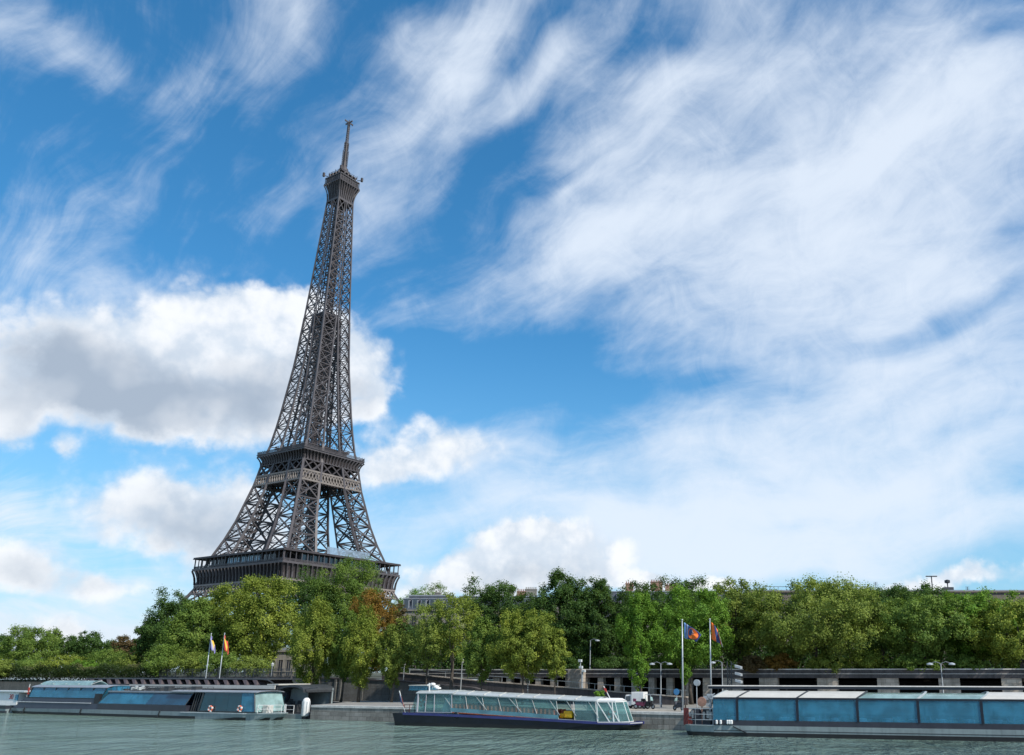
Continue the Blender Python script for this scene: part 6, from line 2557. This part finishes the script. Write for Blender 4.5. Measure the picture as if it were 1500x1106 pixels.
# --- park trees at the foot of the tower
for lab, x0, x1, yt, yb, Y, kind, shp, nl in (
    ('leftmost park tree, dark with bare leaning limb below', 198, 236, 905, 972, 176, 'dark', 'dome', 5000),
    ('dark green park tree at the left end of the tower group', 214, 292, 866, 978, 178, 'dark', 'dome', 13000),
    ('lighter green park tree in front of the left tower base corner', 244, 330, 878, 980, 166, 'mid', 'column', 13000),
    ('yellow green park tree behind the two left flags', 288, 374, 860, 980, 172, 'yellow', 'dome', 15000),
    ('tallest yellow topped park tree, directly below the tower front corner', 330, 432, 849, 972, 165, 'yellow', 'dome', 19000),
    ('dark dense park tree right below the front corner of the first platform', 410, 494, 833, 960, 205, 'dark', 'dome', 15000),
    ('large dark park tree covering the right face of the first platform', 464, 560, 820, 960, 208, 'mid', 'dome', 22000),
    ('orange leaved park tree right of the large dark ones', 510, 574, 862, 950, 188, 'orange', 'dome', 9000),
    ('small russet topped tree left of the pale apartment block', 560, 596, 884, 960, 195, 'russet', 'dome', 3200),
    ('green tree touching the right base corner of the tower', 560, 604, 872, 958, 225, 'bright', 'dome', 5000),
    ('light tree standing behind the mansard roof, left side', 588, 632, 857, 930, 262, 'bright', 'dome', 4000),
    ('light tree standing behind the mansard roof chimney', 614, 660, 855, 930, 268, 'mid', 'dome', 4600),
):
    plant('park_tree', 'tree', lab, x0, x1, yt, yb, Y, ZS - .12, kind, shp, nl, .46, .38, GP, 'bark', .14, spike=.15, lean=-3.0 if 'leaning' in lab else 0)
for lab, x0, x1, yt, kind, Y in (
    ('low dark bush under the leftmost park tree', 216, 262, 946, 'mid', 160), ('low olive bush between the hedge end and the two left flags', 256, 302, 950, 'olive', 158), ('low green bush directly behind the two left flags', 300, 350, 955, 'mid', 156), ('low bush under the tallest yellow topped park tree', 346, 396, 958, 'olive', 155),
    ('dark bush behind the ramp wall, under the spiky quay tree', 470, 540, 950, 'dark', 160)):
    plant('bush', 'bush', lab, x0, x1, yt, 992, Y, 4.0, kind, 'dome', 3000, .36, 0, 'bushes under the park trees', clump=.25)

# --- garden at the far left
for lab, x0, x1, yt, yb, Y, kind, shp, nl in (
    ('garden tree cut by the left picture edge', -32, 22, 929, 980, 232, 'dark', 'dome', 6000),
    ('broad green garden tree, tallest at the far left', 8, 74, 920, 982, 225, 'mid', 'dome', 10000),
    ('thin upright garden tree right of the broad green one', 60, 92, 919, 974, 240, 'mid', 'column', 3200),
    ('dark low garden tree right of the thin upright one', 82, 122, 933, 978, 236, 'dark', 'dome', 5200),
    ('dark garden tree with an uneven top, middle of the distant garden', 108, 150, 925, 976, 232, 'dark', 'dome', 5600),
    ('dark flat topped garden tree left of the reddish one', 136, 178, 938, 976, 236, 'dark', 'spread', 4800),
    ('reddish brown garden tree beside the leftmost park tree', 166, 202, 932, 976, 228, 'russet', 'dome', 4200),
):
    plant('garden_tree', 'tree', lab, x0, x1, yt, yb, Y, ZS - .12, kind, shp, nl, .5, .35, GF, 'bark', .16, spike=.1)
for lab, x0, x1, yt, yb, kind, Y in (
    ('olive bush at the very left, above the hedge', -20, 22, 966, 992, 'olive', 178), ('rounded green bush above the hedge, below the broad green tree', 20, 66, 963, 992, 'mid', 182), ('golden topped bush above the hedge', 66, 122, 960, 990, 'yellow', 176),
    ('small bright green bush right of the golden one', 106, 140, 968, 990, 'bright', 172), ('large clipped dark bush in the garden', 130, 184, 952, 988, 'mid', 182), ('olive bush right of the large clipped one', 174, 216, 957, 990, 'olive', 176)):
    plant('bush', 'bush', lab, x0, x1, yt, yb, Y, 4.0, kind, 'dome', 3600, .36, 0, GB, clump=.22)
# clipped hedge on the embankment wall
pa, pb = WL.w(-40, 990), WL.w(228, 990)
n = 26000
t_ = RNG.uniform(0, 1, n)
Lh = (pb - pa).xy.length
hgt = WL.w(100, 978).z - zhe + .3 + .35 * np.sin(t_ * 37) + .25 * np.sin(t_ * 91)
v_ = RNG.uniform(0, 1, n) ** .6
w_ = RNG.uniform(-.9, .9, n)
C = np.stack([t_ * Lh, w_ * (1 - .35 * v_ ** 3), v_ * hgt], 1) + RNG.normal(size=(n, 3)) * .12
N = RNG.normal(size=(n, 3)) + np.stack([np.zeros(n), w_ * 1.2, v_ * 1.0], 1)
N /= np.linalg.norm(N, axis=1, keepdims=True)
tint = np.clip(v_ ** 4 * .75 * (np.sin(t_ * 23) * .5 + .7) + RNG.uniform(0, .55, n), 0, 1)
hd = thing('hedge', 'long dark clipped hedge with flowering top, on the tan embankment wall', 'hedge', (pa.x, pa.y, zhe), math.atan2(pb.y - pa.y, pb.x - pa.x))
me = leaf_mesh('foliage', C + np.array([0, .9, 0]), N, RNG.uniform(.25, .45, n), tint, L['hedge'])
o = bpy.data.objects.new('foliage', me)
COL.objects.link(o)
o.parent = hd
mb = MB()
for k in range(40):
    x = Lh * (k + .5) / 40
    mb.tube([(x, .9, -.05), (x + .1, .9, .9), (x - .1, .95, 1.6)], [.06, .05, .02], 5)
mb.build('stems', M['bark'], hd)

# dark shrubbery that closes the view between the street trees and the facades
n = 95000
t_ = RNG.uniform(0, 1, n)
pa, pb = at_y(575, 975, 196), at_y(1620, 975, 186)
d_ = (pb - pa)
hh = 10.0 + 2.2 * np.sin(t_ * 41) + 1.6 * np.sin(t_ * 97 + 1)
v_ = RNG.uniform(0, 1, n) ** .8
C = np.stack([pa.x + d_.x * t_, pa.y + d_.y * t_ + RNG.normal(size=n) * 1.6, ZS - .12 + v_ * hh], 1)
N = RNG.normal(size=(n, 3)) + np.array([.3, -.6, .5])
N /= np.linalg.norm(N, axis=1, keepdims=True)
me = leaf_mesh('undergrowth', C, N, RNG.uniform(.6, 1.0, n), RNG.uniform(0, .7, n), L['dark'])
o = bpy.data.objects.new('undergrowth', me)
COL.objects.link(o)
o['kind'] = 'stuff'
o['label'] = 'dark mass of undergrowth in the shade behind the street trees'
o['category'] = 'undergrowth'
